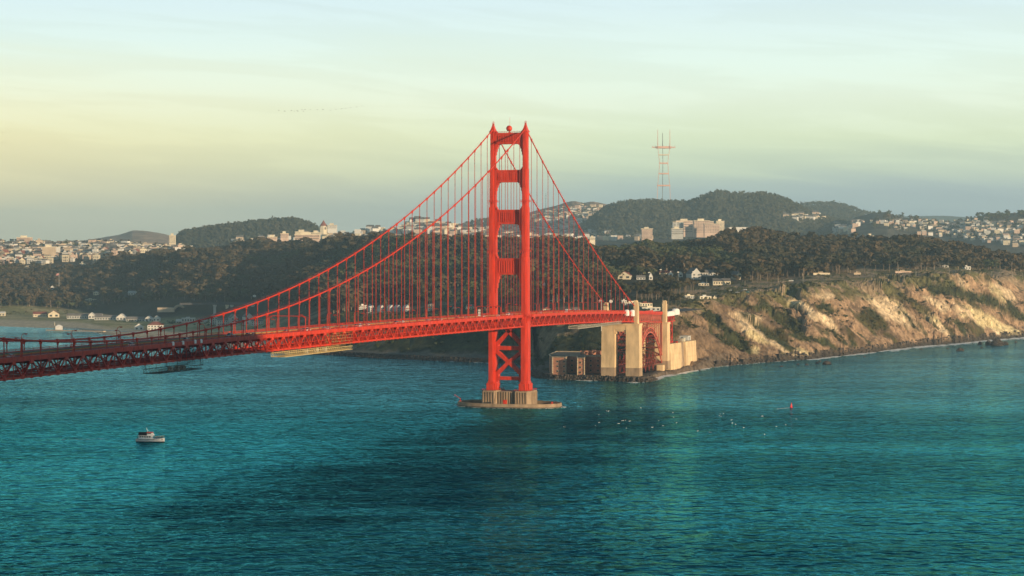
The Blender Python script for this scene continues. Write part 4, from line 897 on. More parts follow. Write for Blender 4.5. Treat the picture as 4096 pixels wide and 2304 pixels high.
# sea wall of boulders round the point and along the bay
def sea_wall(pts, name, label, h, wd):
    b = MB(); r_ = random.Random(4)
    for (xa, da), (xb, db) in zip(pts[:-1], pts[1:]):
        p, q = Vector(W(xa, da)), Vector(W(xb, db)); L_ = (q - p).length; n = max(2, int(L_ / 2.4))
        nx = (q - p).normalized().cross(Vector((0, 0, 1)))
        for i in range(n):
            for row in range(3):
                c = p.lerp(q, (i + r_.random() * .6) / n) + nx * (row * wd / 2.6 + r_.random() * .6); s = 1.4 + r_.random() * 1.1; a = r_.random() * 3
                b.cbox((c.x, c.y, -.8 + (2 - row) * h / 2.6 - .4 * r_.random()), s * 1.3, s, s * 1.1, a)
    return tag(b.build(name, M['rock']), kind='stuff')
sea_wall([(1345, 2068), (1352, 2020), (1362, 2002), (1400, 1976), (1510, 1956), (1600, 1932), (1622, 1936), (1640, 1970)], 'seawall_boulders', '', 4.4, 6)
sea_wall([(640, 2522), (850, 2438), (942, 2377), (1100, 2316), (1224, 2274), (1334, 2238)], 'shore_boulders', '', 4.6, 7)
# ------------------------------------------------------------------ buildings
HIDE = []                                    # sight lines the trees must leave open: column, half width, row of base, row of top, distance
def wins(parent, w, d, h, nx, nz, side=True, ww=.45, hh=.5, m='glass', z0=.18):
    cw, ch = w / nx, h * (1 - z0 * .6) / nz
    b = MB(); b.box(-cw * ww / 2, cw * ww / 2, -.06, .12, 0, ch * hh); b.box(-cw * ww / 2 - .12, cw * ww / 2 + .12, -.14, .1, -.14, 0); me = b.mesh('window', [M[m]])
    for i in range(nx):
        for k in range(nz): ob('window', me, parent, ((i + .5) * cw - w / 2, -d / 2 - .02, h * z0 * .6 + (k + .28) * ch))
def house(x, y, w, h, label, roof='gable', wall='white', rm='redroof', dp=1.0, nx=3, nz=2, rot=0., fn=None, d=None, name='house', cat='house', group=None, chim=False, hide=True, rr_=.5):
    fn = fn or T
    if d is None: d, z = hit(x, y, fn, None if fn is T else 4750, 6000 if fn is T else 9800)
    else: z = float(fn(x, d))
    k = d / FD; w, h = w * k, h * k; dp = w * dp
    t = thing(name, label, cat, W(x, d, z - .8), PSI + rot, group)
    b = MB(); b.box(-w / 2, w / 2, -dp / 2, dp / 2, 0, h)
    if roof == 'gable':                      # gable end towards the bay
        g = w * rr_ * .9
        b.v += [(-w / 2, -dp / 2, h), (w / 2, -dp / 2, h), (0, -dp / 2, h + g), (-w / 2, dp / 2, h), (w / 2, dp / 2, h), (0, dp / 2, h + g)]; q = len(b.v) - 6
        b.f += [(q, q + 1, q + 2), (q + 4, q + 3, q + 5)]; b.m += [0, 0]
    wl = b.build('wall', M[wall], t)
    b = MB(); o_ = .35
    if roof == 'gable':
        for s in (-1, 1): b.hexa([(s * (w / 2 + o_), -dp / 2 - o_, h - o_), (0, -dp / 2 - o_, h + g), (0, dp / 2 + o_, h + g), (s * (w / 2 + o_), dp / 2 + o_, h - o_), (s * (w / 2 + o_), -dp / 2 - o_, h), (0, -dp / 2 - o_, h + g + .4), (0, dp / 2 + o_, h + g + .4), (s * (w / 2 + o_), dp / 2 + o_, h)])
    elif roof == 'side':                     # ridge parallel to the front
        g = dp * rr_ * .8
        for s in (-1, 1): b.hexa([(-w / 2 - o_, s * (dp / 2 + o_), h - .1), (w / 2 + o_, s * (dp / 2 + o_), h - .1), (w / 2 + o_, 0, h + g), (-w / 2 - o_, 0, h + g), (-w / 2 - o_, s * (dp / 2 + o_), h + .25), (w / 2 + o_, s * (dp / 2 + o_), h + .25), (w / 2 + o_, 0, h + g + .35), (-w / 2 - o_, 0, h + g + .35)])
        for s in (-1, 1): b.face([(s * w / 2, -dp / 2, h), (s * w / 2, dp / 2, h), (s * w / 2, 0, h + g)], 1)
    elif roof == 'hip':
        b.v += [(-w / 2 - o_, -dp / 2 - o_, h), (w / 2 + o_, -dp / 2 - o_, h), (w / 2 + o_, dp / 2 + o_, h), (-w / 2 - o_, dp / 2 + o_, h), (-w * .14, 0, h + w * rr_ * .8), (w * .14, 0, h + w * rr_ * .8)]
        b.f += [(0, 1, 5, 4), (1, 2, 5), (2, 3, 4, 5), (3, 0, 4), (3, 2, 1, 0)]; b.m += [0] * 5
    elif roof == 'flat':
        b.box(-w / 2 - .25, w / 2 + .25, -dp / 2 - .25, dp / 2 + .25, h + .01, h + .5); b.box(-w * .2, w * .1, -dp * .2, dp * .2, h + .5, h + 2.0)
    b.build('roof', [M[rm], M[wall]], t)
    if nx: wins(t, w, dp, h, nx, nz)
    if chim: b = MB(); b.cbox((w * .28, 0, h), w * .1, w * .1, h * .75); b.build('chimney', M['brickwall'], t)
    if hide: HIDE.append((x, w / k / 2 + 4, yz(z, d), yz(z + h * .75, d), d))
    return t
# bay-side flats
house(100, 797, 34, 8, 'cream hangar with a long red roof on the grass by the bay', 'side', 'cream', 'redroof', .6, 9, 1, .25, name='hangar', cat='hangar', rr_=.35)
house(135, 798, 27, 9.5, 'cream gabled hangar end beside the red-roofed hangar on the bay grass', 'gable', 'cream', 'redroof', 1.2, 2, 1, .2, name='hangar', cat='hangar', rr_=.35)
house(213, 801.5, 88, 8.5, 'very long low white building with dark roof on the bay grass', 'side', 'palegrey', 'greyroof', .16, 14, 1, .0, name='barracks', cat='barracks')
house(268, 805, 60, 8, 'long white wing joined by a pale gable at its right end', 'side', 'palegrey', 'greyroof', .2, 9, 1, .0, name='barracks', cat='barracks')
house(306, 806, 23, 9.5, 'white gable-ended hall at the right end of the long white building', 'gable', 'white', 'palegrey', .9, 3, 1, .0, name='hall', cat='hall', rr_=.4)
house(231, 802, 15, 10, 'small white gabled porch in the middle of the long white building', 'gable', 'white', 'palegrey', .9, 2, 1, .0, name='hall', cat='hall', rr_=.5)
house(341, 808, 47, 6.5, 'low white shed right of the long white building', 'side', 'palegrey', 'greyroof', .3, 7, 1, .0, name='shed', cat='shed')
house(375, 808.5, 19, 8.5, 'left one of two small white gabled halls near the bay', 'gable', 'white', 'palegrey', .9, 2, 1, .0, name='hall', cat='hall', rr_=.4)
house(394, 808.5, 17, 9, 'right one of two small white gabled halls near the bay', 'gable', 'white', 'palegrey', .9, 2, 1, .0, name='hall', cat='hall', rr_=.4)
house(349, 830, 22, 9, 'small white gabled boathouse just above the near bridge cable', 'gable', 'white', 'white', .8, 2, 1, .2, name='boathouse', cat='boathouse', rr_=.4)
house(391, 831, 38, 15, 'white two-storey house with a hipped red roof by the shore', 'hip', 'white', 'redroof', .75, 5, 2, .1, rr_=.28)
house(474, 811, 33, 12, 'pale flat-roofed warehouse left of the gabled barracks', 'flat', 'palegrey', 'palegrey', .5, 5, 1, .05, name='warehouse', cat='warehouse')
house(508, 811, 26, 10, 'pale low block right of the flat-roofed warehouse', 'flat', 'palegrey', 'greyroof', .5, 5, 2, .05, name='warehouse', cat='warehouse')
house(451, 812, 16, 5, 'tiny pale hut at the left of flat-roofed warehouse', 'side', 'palegrey', 'palegrey', .8, 2, 1)
for x, y, w, h, lab in ((537, 816, 14, 19, 'leftmost white gabled barrack block behind the near cable'), (586, 818, 18, 20, 'second white gabled barrack block from the left, behind cable'), (623, 816, 20, 20, 'third white gabled barrack block, left of the grey viaduct pier')):
    house(x, y, w, h, lab, 'gable', 'palegrey', 'greyroof', 1.9, 2, 3, .35, name='barracks', cat='barracks', rr_=.55, group='gabled barracks by the viaduct')
house(558, 819, 26, 14, 'grey side wing between two gabled barrack blocks', 'side', 'palegrey', 'greyroof', .5, 5, 2, .35, name='barracks', cat='barracks')
house(646, 818, 30, 11, 'grey low house under the viaduct right of the gabled barracks', 'side', 'palegrey', 'greyroof', .5, 5, 2, .2)
house(5, 795, 16, 8, 'cream hut at the left edge of the bay grass', 'side', 'cream', 'palegrey', .6, 2, 1, name='hut', cat='hut')
house(132, 728, 9, 6, 'small white gabled house among dark trees near flagpole', 'gable', 'white', 'palegrey', 1, 1, 1)
house(243, 742, 14, 8, 'small cream house under trees right of the flagpole', 'flat', 'cream', 'palegrey', .8, 3, 1)
house(333, 742, 20, 6, 'low white house with two roofs among left hill trees', 'side', 'white', 'palegrey', .6, 3, 1)
house(228, 757, 26, 5, 'low cream terrace wall building above the bay road', 'flat', 'cream', 'cream', .4, 5, 1)
# road viaduct
va = thing('road_viaduct', 'dark grey road viaduct on tall piers in front of the left forest', 'viaduct', W(600, 3450))
vx, vy, _ = W(600, 3450)
def vp(x, d): a = W(x, d); return (a[0] - vx, a[1] - vy)
b = MB()
for x in range(455, 715, 20):
    p, q = vp(x, 3450), vp(x + 20, 3450); zA, zB = 36.4 + (x - 455) * .006, 36.5 + (x - 435) * .006
    b.hexa([(p[0], p[1] - 5, zA - 2.4), (q[0], q[1] - 5, zB - 2.4), (q[0], q[1] + 5, zB - 2.4), (p[0], p[1] + 5, zA - 2.4), (p[0], p[1] - 5, zA), (q[0], q[1] - 5, zB), (q[0], q[1] + 5, zB), (p[0], p[1] + 5, zA)])
    b.beam((p[0], p[1] - 5, zA + .6), (q[0], q[1] - 5, zB + .6), .3, 1.1)
b.build('deck', mat('viaduct_grey', (.085, .082, .085), .9), va)
for x in (540, 571, 583, 636, 690):
    b = MB(); p = vp(x, 3450); b.cbox((p[0], p[1], 2), 4.2, 3.2, 32.3, PSI); b.cbox((p[0], p[1], 31.5), 6, 4, 2.8, PSI); b.build('pier', M['palegrey'] if x != 571 else M['cream'], va)
t = thing('tunnel_portal', 'round-mouthed pale concrete tunnel portal at the left end of viaduct', 'tunnel', W(452, 3620, float(T(452, 3620)) - 1), PSI)
b = MB(); b.tube([(9 * math.cos(a), -3, 9 * math.sin(a) * .8 + 1) for a in np.linspace(.1, math.pi - .1, 12)], 2.2, 8); b.build('portal_ring', M['trim'], t, True)
b = MB(); b.box(-40, -10, -2, 4, -3, 5); b.box(10, 20, -1, 4, -3, 6); b.build('wing_wall', M['tan'], t); b = MB(); b.box(-8, 8, 3, 4, -2, 7); b.build('mouth', M['dark'], t)
HIDE.append((445, 30, 758, 738, 3620))
def signgantry(x, y, d, label):
    z = zy(y, d); g = max(float(T(x, d)), 0); t = thing('road_sign', label, 'sign', W(x, d, g - .5), PSI)
    b = MB(); b.tube([(0, 0, 0), (0, 0, z - g)], .25, 6); b.build('post', M['rust'], t); b = MB(); b.box(-2.8, 2.8, -.35, -.2, z - g - 1, z - g + 2.6); b.build('board', M['white'], t)
    HIDE.append((x, 8, y + 6, y - 8, d))
signgantry(640, 745, 3460, 'white road sign board standing above the grey viaduct')
# wharf in the bay
wa, wb = W(118, 3140), W(262, 3085)
t = thing('wharf', 'long timber wharf on piles reaching into the bay', 'wharf', (wa[0], wa[1], 0), math.atan2(wb[1] - wa[1], wb[0] - wa[0])); Lw = math.hypot(wb[0] - wa[0], wb[1] - wa[1])
b = MB(); b.box(0, Lw, -3, 3, 2.2, 3.8); b.build('deck', M['tan'], t)
for i in range(24): b = MB(); b.tube([(i * Lw / 23.2, -2.6, -1), (i * Lw / 23.2, -2.6, 3.6)], .28, 5); b.tube([(i * Lw / 23.2, 2.6, -1), (i * Lw / 23.2, 2.6, 3.6)], .28, 5); b.build('pile', M['bark'], t)
wc, we_ = W(160, 3240), W(372, 3035)
t = thing('jetty', 'thin pale jetty running from the wharf hut to the white boathouse', 'jetty', (wc[0], wc[1], 0), math.atan2(we_[1] - wc[1], we_[0] - wc[0])); Lw = math.hypot(we_[0] - wc[0], we_[1] - wc[1])
b = MB(); b.box(0, Lw, -1.6, 1.6, 2.2, 3.6); b.build('deck', M['palegrey'], t)
for i in range(30): b = MB(); b.tube([(i * Lw / 29.5, 0, -1), (i * Lw / 29.5, 0, 2.4)], .3, 5); b.build('pile', M['bark'], t)
t = thing('wharf_hut', 'white gabled hut at the outer end of the wharf', 'hut', W(148, 3190, 1.5), PSI)
b = MB(); b.box(-5, 5, -4, 4, 0, 5.5); b.prism([(-5, -4), (5, -4), (5, 4), (-5, 4)], 5.5, 8, 0, .3); b.build('wall', M['white'], t); b = MB(); b.box(-7, 7, -6, 6, -2, -.01); b.build('platform', M['bark'], t)
t = thing('channel_post', 'pale channel post standing left of the wharf hut', 'post', W(137, 3190, 0)); b = MB(); b.tube([(0, 0, -1), (0, 0, 13)], .5, 6); b.build('pole', M['cream'], t); b = MB(); b.box(-1.5, 1.5, -1.5, 1.5, -1, 2); b.build('dolphin', M['bark'], t)
def flagpole(x, y0, y1, d, label, fw=9, fh=5, z=None):
    g = float(T(x, d)) if z is None else z; t = thing('flagpole', label, 'flagpole', W(x, d, g), PSI); h = zy(y1, d) - g; k = d / FD
    b = MB(); b.tube([(0, 0, 0), (0, 0, h)], [.35, .2], 6); b.build('pole', M['white'], t)
    b = MB(); n = 6; fw *= k; fh *= k
    for i in range(n):
        a, c = -fw * i / n, -fw * (i + 1) / n; s0, s1 = .35 * math.sin(i * 1.3), .35 * math.sin((i + 1) * 1.3); dz0, dz1 = -fh * .5 * (i / n) ** 1.5, -fh * .5 * ((i + 1) / n) ** 1.5
        b.hexa([(a, s0 - .03, h - fh + dz0), (c, s1 - .03, h - fh + dz1), (c, s1 + .03, h - fh + dz1), (a, s0 + .03, h - fh + dz0), (a, s0 - .03, h + dz0), (c, s1 - .03, h + dz1), (c, s1 + .03, h + dz1), (a, s0 + .03, h + dz0)])
    b.build('flag', M['flag'], t); HIDE.append((x, 9, y0, y1 - 4, d))
flagpole(148.5, 722, 687, 4280, 'tall white flagpole with a pink flag in front of dark trees', 8, 5)
# middle: houses seen between the hangers
for i, (x, lab) in enumerate(((921, 'leftmost'), (946, 'second'), (970, 'third'), (988, 'fourth'), (1010, 'fifth'))):
    house(x + 12, 783, 12, 11, f'pale green-white gabled house, {lab} of the row of five behind the bridge deck' if lab != 'leftmost' else 'pale green-white gabled house, leftmost of the row of five behind the bridge deck', 'gable', 'palegrey', 'palegrey', 1.5, 2, 2, .5, group='row of five gabled houses', rr_=.55)
house(912, 778, 22, 11, 'flat white building with rooftop vents left of five gabled houses', 'flat', 'palegrey', 'white', .6, 4, 2, .3)
house(1084, 782, 14, 17, 'tall yellow-white house with grey roof behind the deck', 'hip', 'cream', 'greyroof', .8, 3, 3, .2, rr_=.3)
house(1182, 778, 18, 8, 'low cream house with grey roof just left of the tower', 'side', 'cream', 'greyroof', .7, 3, 1, .3)
house(1143, 780, 9, 7, 'small cream cottage between two rows of hangers left of tower', 'gable', 'cream', 'greyroof', 1, 1, 1, .3)
house(1370, 718, 9, 5, 'tiny white house deep in the trees right of the tower', 'flat', 'white', 'palegrey', 1, 2, 1)
house(1226, 778, 14, 6, 'small cream hut seen through the tower legs', 'flat', 'cream', 'palegrey', .7, 2, 1)
# toll plaza
house(1590, 764, 44, 8, 'long cream visitor building with flat roof behind the tall pylon', 'flat', 'palegrey', 'cream', .35, 9, 1, .1, d=2330, name='visitor_building', cat='building')
house(1624, 762, 32, 9.5, 'bright cream pavilion with overhanging red-edged roof right of visitor building', 'flat', 'cream', 'redroof', .5, 5, 1, .1, d=2310, name='pavilion', cat='pavilion')
house(1570, 752, 12, 8, 'small white box on the left end of the visitor building roof line', 'flat', 'white', 'white', .7, 2, 1, .1, d=2380)
house(1637, 770, 46, 9, 'blue-grey garage with dark openings below the cream pavilion', 'flat', 'palegrey', 'cream', .4, 4, 1, .1, d=2250, name='garage', cat='garage')
house(1523, 776, 26, 7, 'cream kiosk with red roof edge beside the white flag', 'flat', 'cream', 'redroof', .5, 4, 1, .1, d=2240, name='kiosk', cat='kiosk')
house(1452, 771, 60, 7, 'long dark-windowed toll office behind the short hangers', 'flat', 'palegrey', 'greyroof', .3, 12, 1, .05, d=2290, name='office', cat='office')
house(1376, 772, 20, 6, 'cream low shed just right of the tower behind deck', 'flat', 'cream', 'redroof', .5, 4, 1, .05, d=2340, name='shed', cat='shed')
flagpole(1513, 780, 752, 2200, 'white flagpole with pale flag beside the far cable end', 7, 6)
t = thing('round_sign', 'white round sign on a post above the far pylon', 'sign', W(1537, 2215, float(T(1537, 2215))), PSI)
hh_ = zy(758, 2215) - float(T(1537, 2215)); b = MB(); b.tube([(0, 0, 0), (0, 0, hh_ - 1)], .25, 6); b.build('post', M['rust'], t)
b = MB(); b.lathe([(1.8, 0), (1.8, .25), (.1, .3)], 16); o = b.build('disc', M['white'], t); o.location = (0, -.3, hh_); o.rotation_euler = (math.radians(90), 0, 0)
# upper white houses
house(1572, 702, 33, 10, 'large white house with rounded gable on the wooded hill, leftmost', 'gable', 'cream', 'redroof', .9, 2, 1, -.15, rr_=.32, chim=True)
house(1612, 703, 22, 6, 'pale low annex right of the large white gabled house', 'side', 'palegrey', 'greyroof', .6, 3, 1)
house(1637, 704, 9, 10, 'narrow white pointed gable among pines, like a small chapel', 'gable', 'white', 'white', 1.4, 1, 1, 0, rr_=1.1)
house(1676, 690, 34, 5, 'long low house with a red roof on the wooded hill', 'side', 'cream', 'redroof', .4, 6, 1)
house(1687, 695, 10, 8, 'white gable sticking out of the long red-roofed house', 'gable', 'white', 'redroof', 1, 1, 1, rr_=.8)
house(1712, 697, 11, 9, 'small pale gable between the red-roofed house and white manor', 'gable', 'palegrey', 'greyroof', 1, 1, 1, rr_=.7)
house(1745, 702, 26, 15, 'tall pale gabled manor on the wooded hill', 'gable', 'palegrey', 'greyroof', 1.4, 2, 2, .3, rr_=.6)
house(1782, 694, 44, 9, 'long pale house with grey roof right of the gabled manor', 'side', 'palegrey', 'greyroof', .4, 7, 1, .1)
house(1852, 703, 12, 14, 'white gable end lit by the sun among tall pines', 'gable', 'cream', 'greyroof', 2.2, 1, 2, .5, rr_=.7)
house(1815, 716, 44, 10, 'long cream house half hidden behind pine trunks', 'side', 'cream', 'greyroof', .4, 7, 1)
house(1770, 719, 26, 7, 'low cream house at the left behind pine trunks', 'flat', 'cream', 'palegrey', .5, 4, 1)
house(1773, 757, 30, 8, 'small cream building with flat roof on the bluff path', 'flat', 'cream', 'palegrey', .5, 3, 1, .2, d=2420)
house(1733, 757, 24, 8, 'dim grey cabin left of the cream bluff building', 'flat', 'palegrey', 'cream', .5, 5, 1, .2, d=2420, name='cabin', cat='cabin')
house(1798, 760, 8, 4, 'tiny cream hut right of the bluff building', 'flat', 'cream', 'cream', .8, 2, 1, d=2420, name='hut', cat='hut')
house(2066, 708, 42, 5, 'long low whitish gun battery wall on the bluff top', 'flat', 'cream', 'trim', .3, 0, 0, d=2860, name='battery', cat='battery')
house(1992, 713, 38, 4, 'low pinkish bunker left of the whitish battery on the bluff', 'flat', 'pink', 'palegrey', .3, 0, 0, d=2760, name='bunker', cat='bunker')
house(2156, 709, 17, 5, 'small tan bunker right of the whitish battery', 'flat', 'tan', 'trim', .5, 0, 0, d=2880, name='bunker', cat='bunker')
house(2272, 697, 40, 4.5, 'pinkish retaining wall beside the bluff road', 'flat', 'pink', 'trim', .12, 0, 0, d=2975, name='retaining_wall', cat='wall')
house(2431, 680, 20, 8, 'white roadside building behind slim trunks above the bluff', 'flat', 'white', 'white', .4, 3, 1, d=3150, name='roadside_building', cat='building')
house(2377, 677, 16, 6, 'small white hut with dark roof left of the white roadside building', 'flat', 'white', 'greyroof', .6, 2, 1, d=3150, name='hut', cat='hut')
# ------------------------------------------------------------------ far city
def block(x, y0, y1, w, d, label, wall='pink', rows=6, cols=8, dp=.6, rot=0., name='tower_block', cat='building', roofbox=True, crown=False):
    z0, z1 = zy(y0, d) - 12, zy(y1, d); k = d / FD; ww = w * k; h = z1 - z0; D_ = ww * dp
    t = thing(name, label, cat, W(x, d, z0), PSI + rot)
    b = MB(); b.box(-ww / 2, ww / 2, -D_ / 2, D_ / 2, 0, h); b.build('wall', M[wall], t)
    b = MB(); b.box(-ww / 2 - .6, ww / 2 + .6, -D_ / 2 - .6, D_ / 2 + .6, h + .01, h + 1.2)
    if crown: b.box(-ww / 2 - 2, ww / 2 + 2, -D_ / 2 - 2, D_ / 2 + 2, h + .6, h + 2.2)
    if roofbox: b.box(-ww * .25, ww * .15, -D_ * .3, D_ * .3, h + 1.2, h + 6)
    b.build('roof', M['cream'], t)
    vis = (z1 - z0 - 12) / max(rows, 1); mb = MB(); cw = ww / cols; mb.box(-cw * .32, cw * .32, -.5, .1, 0, vis * .42); me = mb.mesh('window', M['greyroof'])
    for r_ in range(rows):
        for c in range(cols): ob('window', me, t, ((c + .5) * cw - ww / 2, -D_ / 2, 12 + (r_ + .3) * vis))
    return t
block(62, 612, 598, 36, 5500, 'wide tan apartment tower on the skyline at far left', 'pink', 5, 10, .5)
block(124, 636, 622, 30, 5000, 'big mauve-grey windowless block low in the left city', 'tan', 0, 1, .8)
block(142, 636, 622, 17, 5060, 'bright white end of the big grey block in left city', 'white', 0, 1, .8, roofbox=False)
block(434, 612, 593, 15, 5300, 'slim cream tower block on the skyline at the foot of the wooded hill', 'cream', 6, 4, .8)
block(1627, 602, 577, 27, 5200, 'isolated beige tower block with overhanging crown, centre of the valley', 'pink', 8, 8, .8, crown=True)
HB = 5400
block(1705, 585, 559, 27, HB, 'leftmost hospital block with dark banded windows', 'palegrey', 7, 3, .8, roofbox=False)
block(1722, 585, 556, 44, HB + 120, 'long hospital slab behind the banded block', 'pink', 5, 12, .5)
block(1764, 586, 556, 40, HB - 30, 'tallest central hospital block with rooftop box', 'pink', 8, 9, .8)
block(1783, 580, 558, 22, HB + 90, 'pink hospital block right of the central block', 'pink', 6, 6, .8, roofbox=False)
block(1790, 586, 564, 38, HB - 110, 'lower hospital wing in front, with paired windows', 'pink', 6, 9, .5, roofbox=False)
block(1811, 580, 557, 20, HB + 40, 'rightmost hospital tower with a rooftop box', 'cream', 7, 5, .8)
block(1703, 590, 576, 29, HB - 160, 'low cream hospital annex at the lower left', 'palegrey', 3, 8, .6)
t = thing('white_hall', 'long white bowl-shaped hall right of the hospital blocks', 'hall', W(1862, 5450, zy(586, 5450)), PSI)
b = MB(); k = 5450 / FD; b.prism([(-26 * k, -12), (15 * k, -12), (17 * k, 0), (15 * k, 12), (-26 * k, 12)], 0, 17 * k * .82, 0, 1.12); b.build('wall', M['white'], t); b = MB(); b.box(-28 * k, 18 * k, -13, 13, 14 * k, 14.6 * k); b.build('roof', M['palegrey'], t)
block(836, 575, 567, 23, 5600, 'white ten-window tower beside the pyramid-roofed temple on the ridge', 'white', 5, 7, .8)
t = thing('temple', 'cream temple tower with a dark red pyramid roof on the ridge', 'temple', W(814, 5600, zy(590, 5600)), PSI + .5)
b = MB(); b.lathe([(13.5, 0), (13.5, 20), (10.5, 24)], 8); b.build('wall', M['cream'], t); b = MB(); b.lathe([(11, 24), (5, 32), (.3, 40)], 8); b.build('roof', M['redroof'], t); b = MB(); b.box(-2, 2, -13.9, -13, 14, 20); b.build('window', M['greyroof'], t)
block(685, 602, 597, 24, 4700, 'low cream block peeping over the dark forest, left of three', 'pink', 3, 8, .5)
block(716, 598, 588, 19, 4900, 'cream cubic block in the middle above the dark forest', 'pink', 3, 6, .7)
block(773, 603, 591, 62, 4700, 'long cream building with two window rows above the forest', 'pink', 2, 18, .2)
block(760, 592, 584, 34, 4950, 'cream terrace building behind the long cream building', 'cream', 2, 10, .3)
block(795, 590, 586, 22, 5000, 'cream low house with a red-gabled neighbour left of the temple', 'cream', 1, 6, .5)
block(1115, 577, 566, 40, 6300, 'pale hillside apartment slab seen between hangers', 'pink', 3, 9, .4)
block(1065, 576, 566, 30, 6350, 'grey-tan apartment block on the ridge left of the pale slab', 'tan', 3, 7, .5)
block(1490, 604, 599, 14, 4900, 'small pale block at the forest edge right of tower', 'cream', 2, 4, .6)
block(2188, 604, 594, 18, 5000, 'pinkish block on the valley floor behind the right forest', 'pink', 4, 5, .8)

# houses of the city: 300 singles at the left, all the rest as one mass
WALLS = [('cream', M['cream']), ('white', M['white']), ('tan', M['tan']), ('pale grey', M['palegrey']), ('pinkish', M['pink'])]
def city_mesh(wm, kind):
    b = MB()
    if kind == 'flat-roofed': b.box(-.5, .5, -.5, .5, 0, 1); b.box(-.52, .52, -.52, .52, 1, 1.05, 1); b.box(-.2, .15, -.2, .2, 1.05, 1.2)
    elif kind == 'gabled':
        b.box(-.5, .5, -.5, .5, 0, .8); b.prism([(-.5, -.5), (.5, -.5), (.5, .5), (-.5, .5)], .8, .801)
        b.v += [(-.53, -.53, .78), (.53, -.53, .78), (0, -.53, 1.15), (-.53, .53, .78), (.53, .53, .78), (0, .53, 1.15)]; q = len(b.v) - 6
        b.f += [(q, q + 1, q + 2), (q + 4, q + 3, q + 5), (q + 1, q + 4, q + 5, q + 2), (q + 3, q, q + 2, q + 5)]; b.m += [0, 0, 1, 1]
    else: b.box(-.5, .5, -.5, .5, 0, 1); b.box(-.54, .54, -.54, .54, .93, 1.06, 1); b.box(-.5, -.15, -.58, -.49, .1, .85); b.box(.15, .5, -.58, -.49, .1, .85)
    for x in (-.32, 0, .32):
        for z in (.22, .55): b.box(x - .08, x + .08, -.505 if kind != 'bay-windowed' else -.585, -.45, z, z + .2, 2)
    return b.mesh('city_house', [wm, M['greyroof'] if kind != 'gabled' else M['redroof'], M['greyroof']])
CM = {(w, k): city_mesh(m_, k) for w, m_ in WALLS for k in ('flat-roofed', 'gabled', 'bay-windowed')}
rc = random.Random(11); cnt = 0; stuffh = []
def city_pick():
    w = rc.choices(['cream', 'white', 'tan', 'pale grey', 'pinkish'], [5, 2, 3, 2, 3])[0]; return w, rc.choices(['flat-roofed', 'gabled', 'bay-windowed'], [5, 2, 3])[0]
rows = [(604, 640)] 
ylow = lambda x: np.interp(x, [-150, 0, 130, 200, 330, 400, 470], [668, 664, 662, 655, 643, 634, 630])
yup = lambda x: np.interp(x, [-150, 0, 60, 250, 420, 470], [612, 611, 611, 604, 606, 613])
spots = []
for row in np.linspace(0, 1, 13):
    x = -14 + rc.random() * 8
    while x < 470:
        yy = yup(x) + 2 + (ylow(x) - yup(x) - 1) * row + rc.uniform(-2, 2)
        spots.append((x, yy, row)); x += rc.uniform(13, 24)
rc.shuffle(spots)
for x, yy, row in spots:
    if cnt >= 296: stuffh.append((x, yy)); continue
    try: d, z = hit(x, yy, T, 4650, 5900)
    except Exception: continue
    if d < 4660: d = 4680 + rc.random() * 60; z = float(T(x, d))
    w, k = city_pick(); sz = rc.uniform(9, 17); hgt = rc.uniform(9, 15) * (1.35 if rc.random() < .12 else 1)
    where = 'on the top row' if row < .2 else 'in the upper rows' if row < .5 else 'in the lower rows' if row < .85 else 'just above the tree line'
    third = 'far left' if x < 150 else 'middle' if x < 310 else 'right-hand'
    o = ob('city_house', CM[w, k], None, W(x, d, z - 4), PSI + rc.uniform(-.5, .25), (sz, sz * rc.uniform(.8, 1.3), hgt + 3))
    tag(o, f"{'tall ' if hgt > 15 else 'small ' if sz < 11 else ''}{w} {k} house {where} in left hillside city, {third} part", 'house', 'houses of the left hillside city'); cnt += 1
def scatter_houses(poly, n, fn, d0, d1, smin=9, smax=16):
    xs_ = [p[0] for p in poly]; ys_ = [p[1] for p in poly]; k = 0; tries = 0; out_ = []
    while k < n and tries < n * 6:
        tries += 1; x, y = rc.uniform(min(xs_), max(xs_)), rc.uniform(min(ys_), max(ys_)); ins = False; j = len(poly) - 1
        for i in range(len(poly)):
            if (poly[i][1] > y) != (poly[j][1] > y) and x < (poly[j][0] - poly[i][0]) * (y - poly[i][1]) / (poly[j][1] - poly[i][1]) + poly[i][0]: ins = not ins
            j = i
        if not ins: continue
        d, z = hit(x, y, fn, d0, d1)
        if d <= d0 + 5: continue
        out_.append((x, d, z, rc.uniform(smin, smax))); k += 1
    return out_
spread = []
spread += scatter_houses([(-200, 612), (480, 604), (480, 632), (200, 652), (-200, 664)], 620, T, 4650, 5900, 8, 14)
spread += scatter_houses([(560, 605), (700, 603), (860, 584), (1000, 578), (1240, 592), (1240, 604), (560, 616)], 130, FT, 4720, 6600)
spread += scatter_houses([(1000, 577), (1050, 564), (1120, 566), (1180, 577), (1180, 590), (1000, 588)], 60, FT, 4720, 6600, 12, 20)
spread += scatter_houses([(1170, 575), (1300, 570), (1520, 590), (1640, 598), (1640, 606), (1170, 606)], 230, FT, 4720, 7600)
spread += scatter_houses([(1335, 548), (1420, 526), (1470, 517), (1525, 520), (1470, 560), (1400, 590), (1300, 598)], 200, FT, 6300, 8600)
spread += scatter_houses([(1965, 549), (2040, 546), (2130, 553), (2110, 562), (2000, 558)], 40, FT, 4900, 7600, 12, 19)
spread += scatter_houses([(2100, 565), (2170, 560), (2150, 590), (2100, 585)], 22, FT, 4900, 7600, 10, 18)
spread += scatter_houses([(2190, 560), (2330, 556), (2480, 556), (2480, 575), (2260, 580)], 110, FT, 4900, 7600, 7, 13)
spread += scatter_houses([(2300, 592), (2420, 568), (2500, 560), (3000, 560), (3000, 625), (2576, 625), (2420, 600)], 620, FT, 4900, 7600, 7, 14)
vb = []; fb_ = []; mi = []
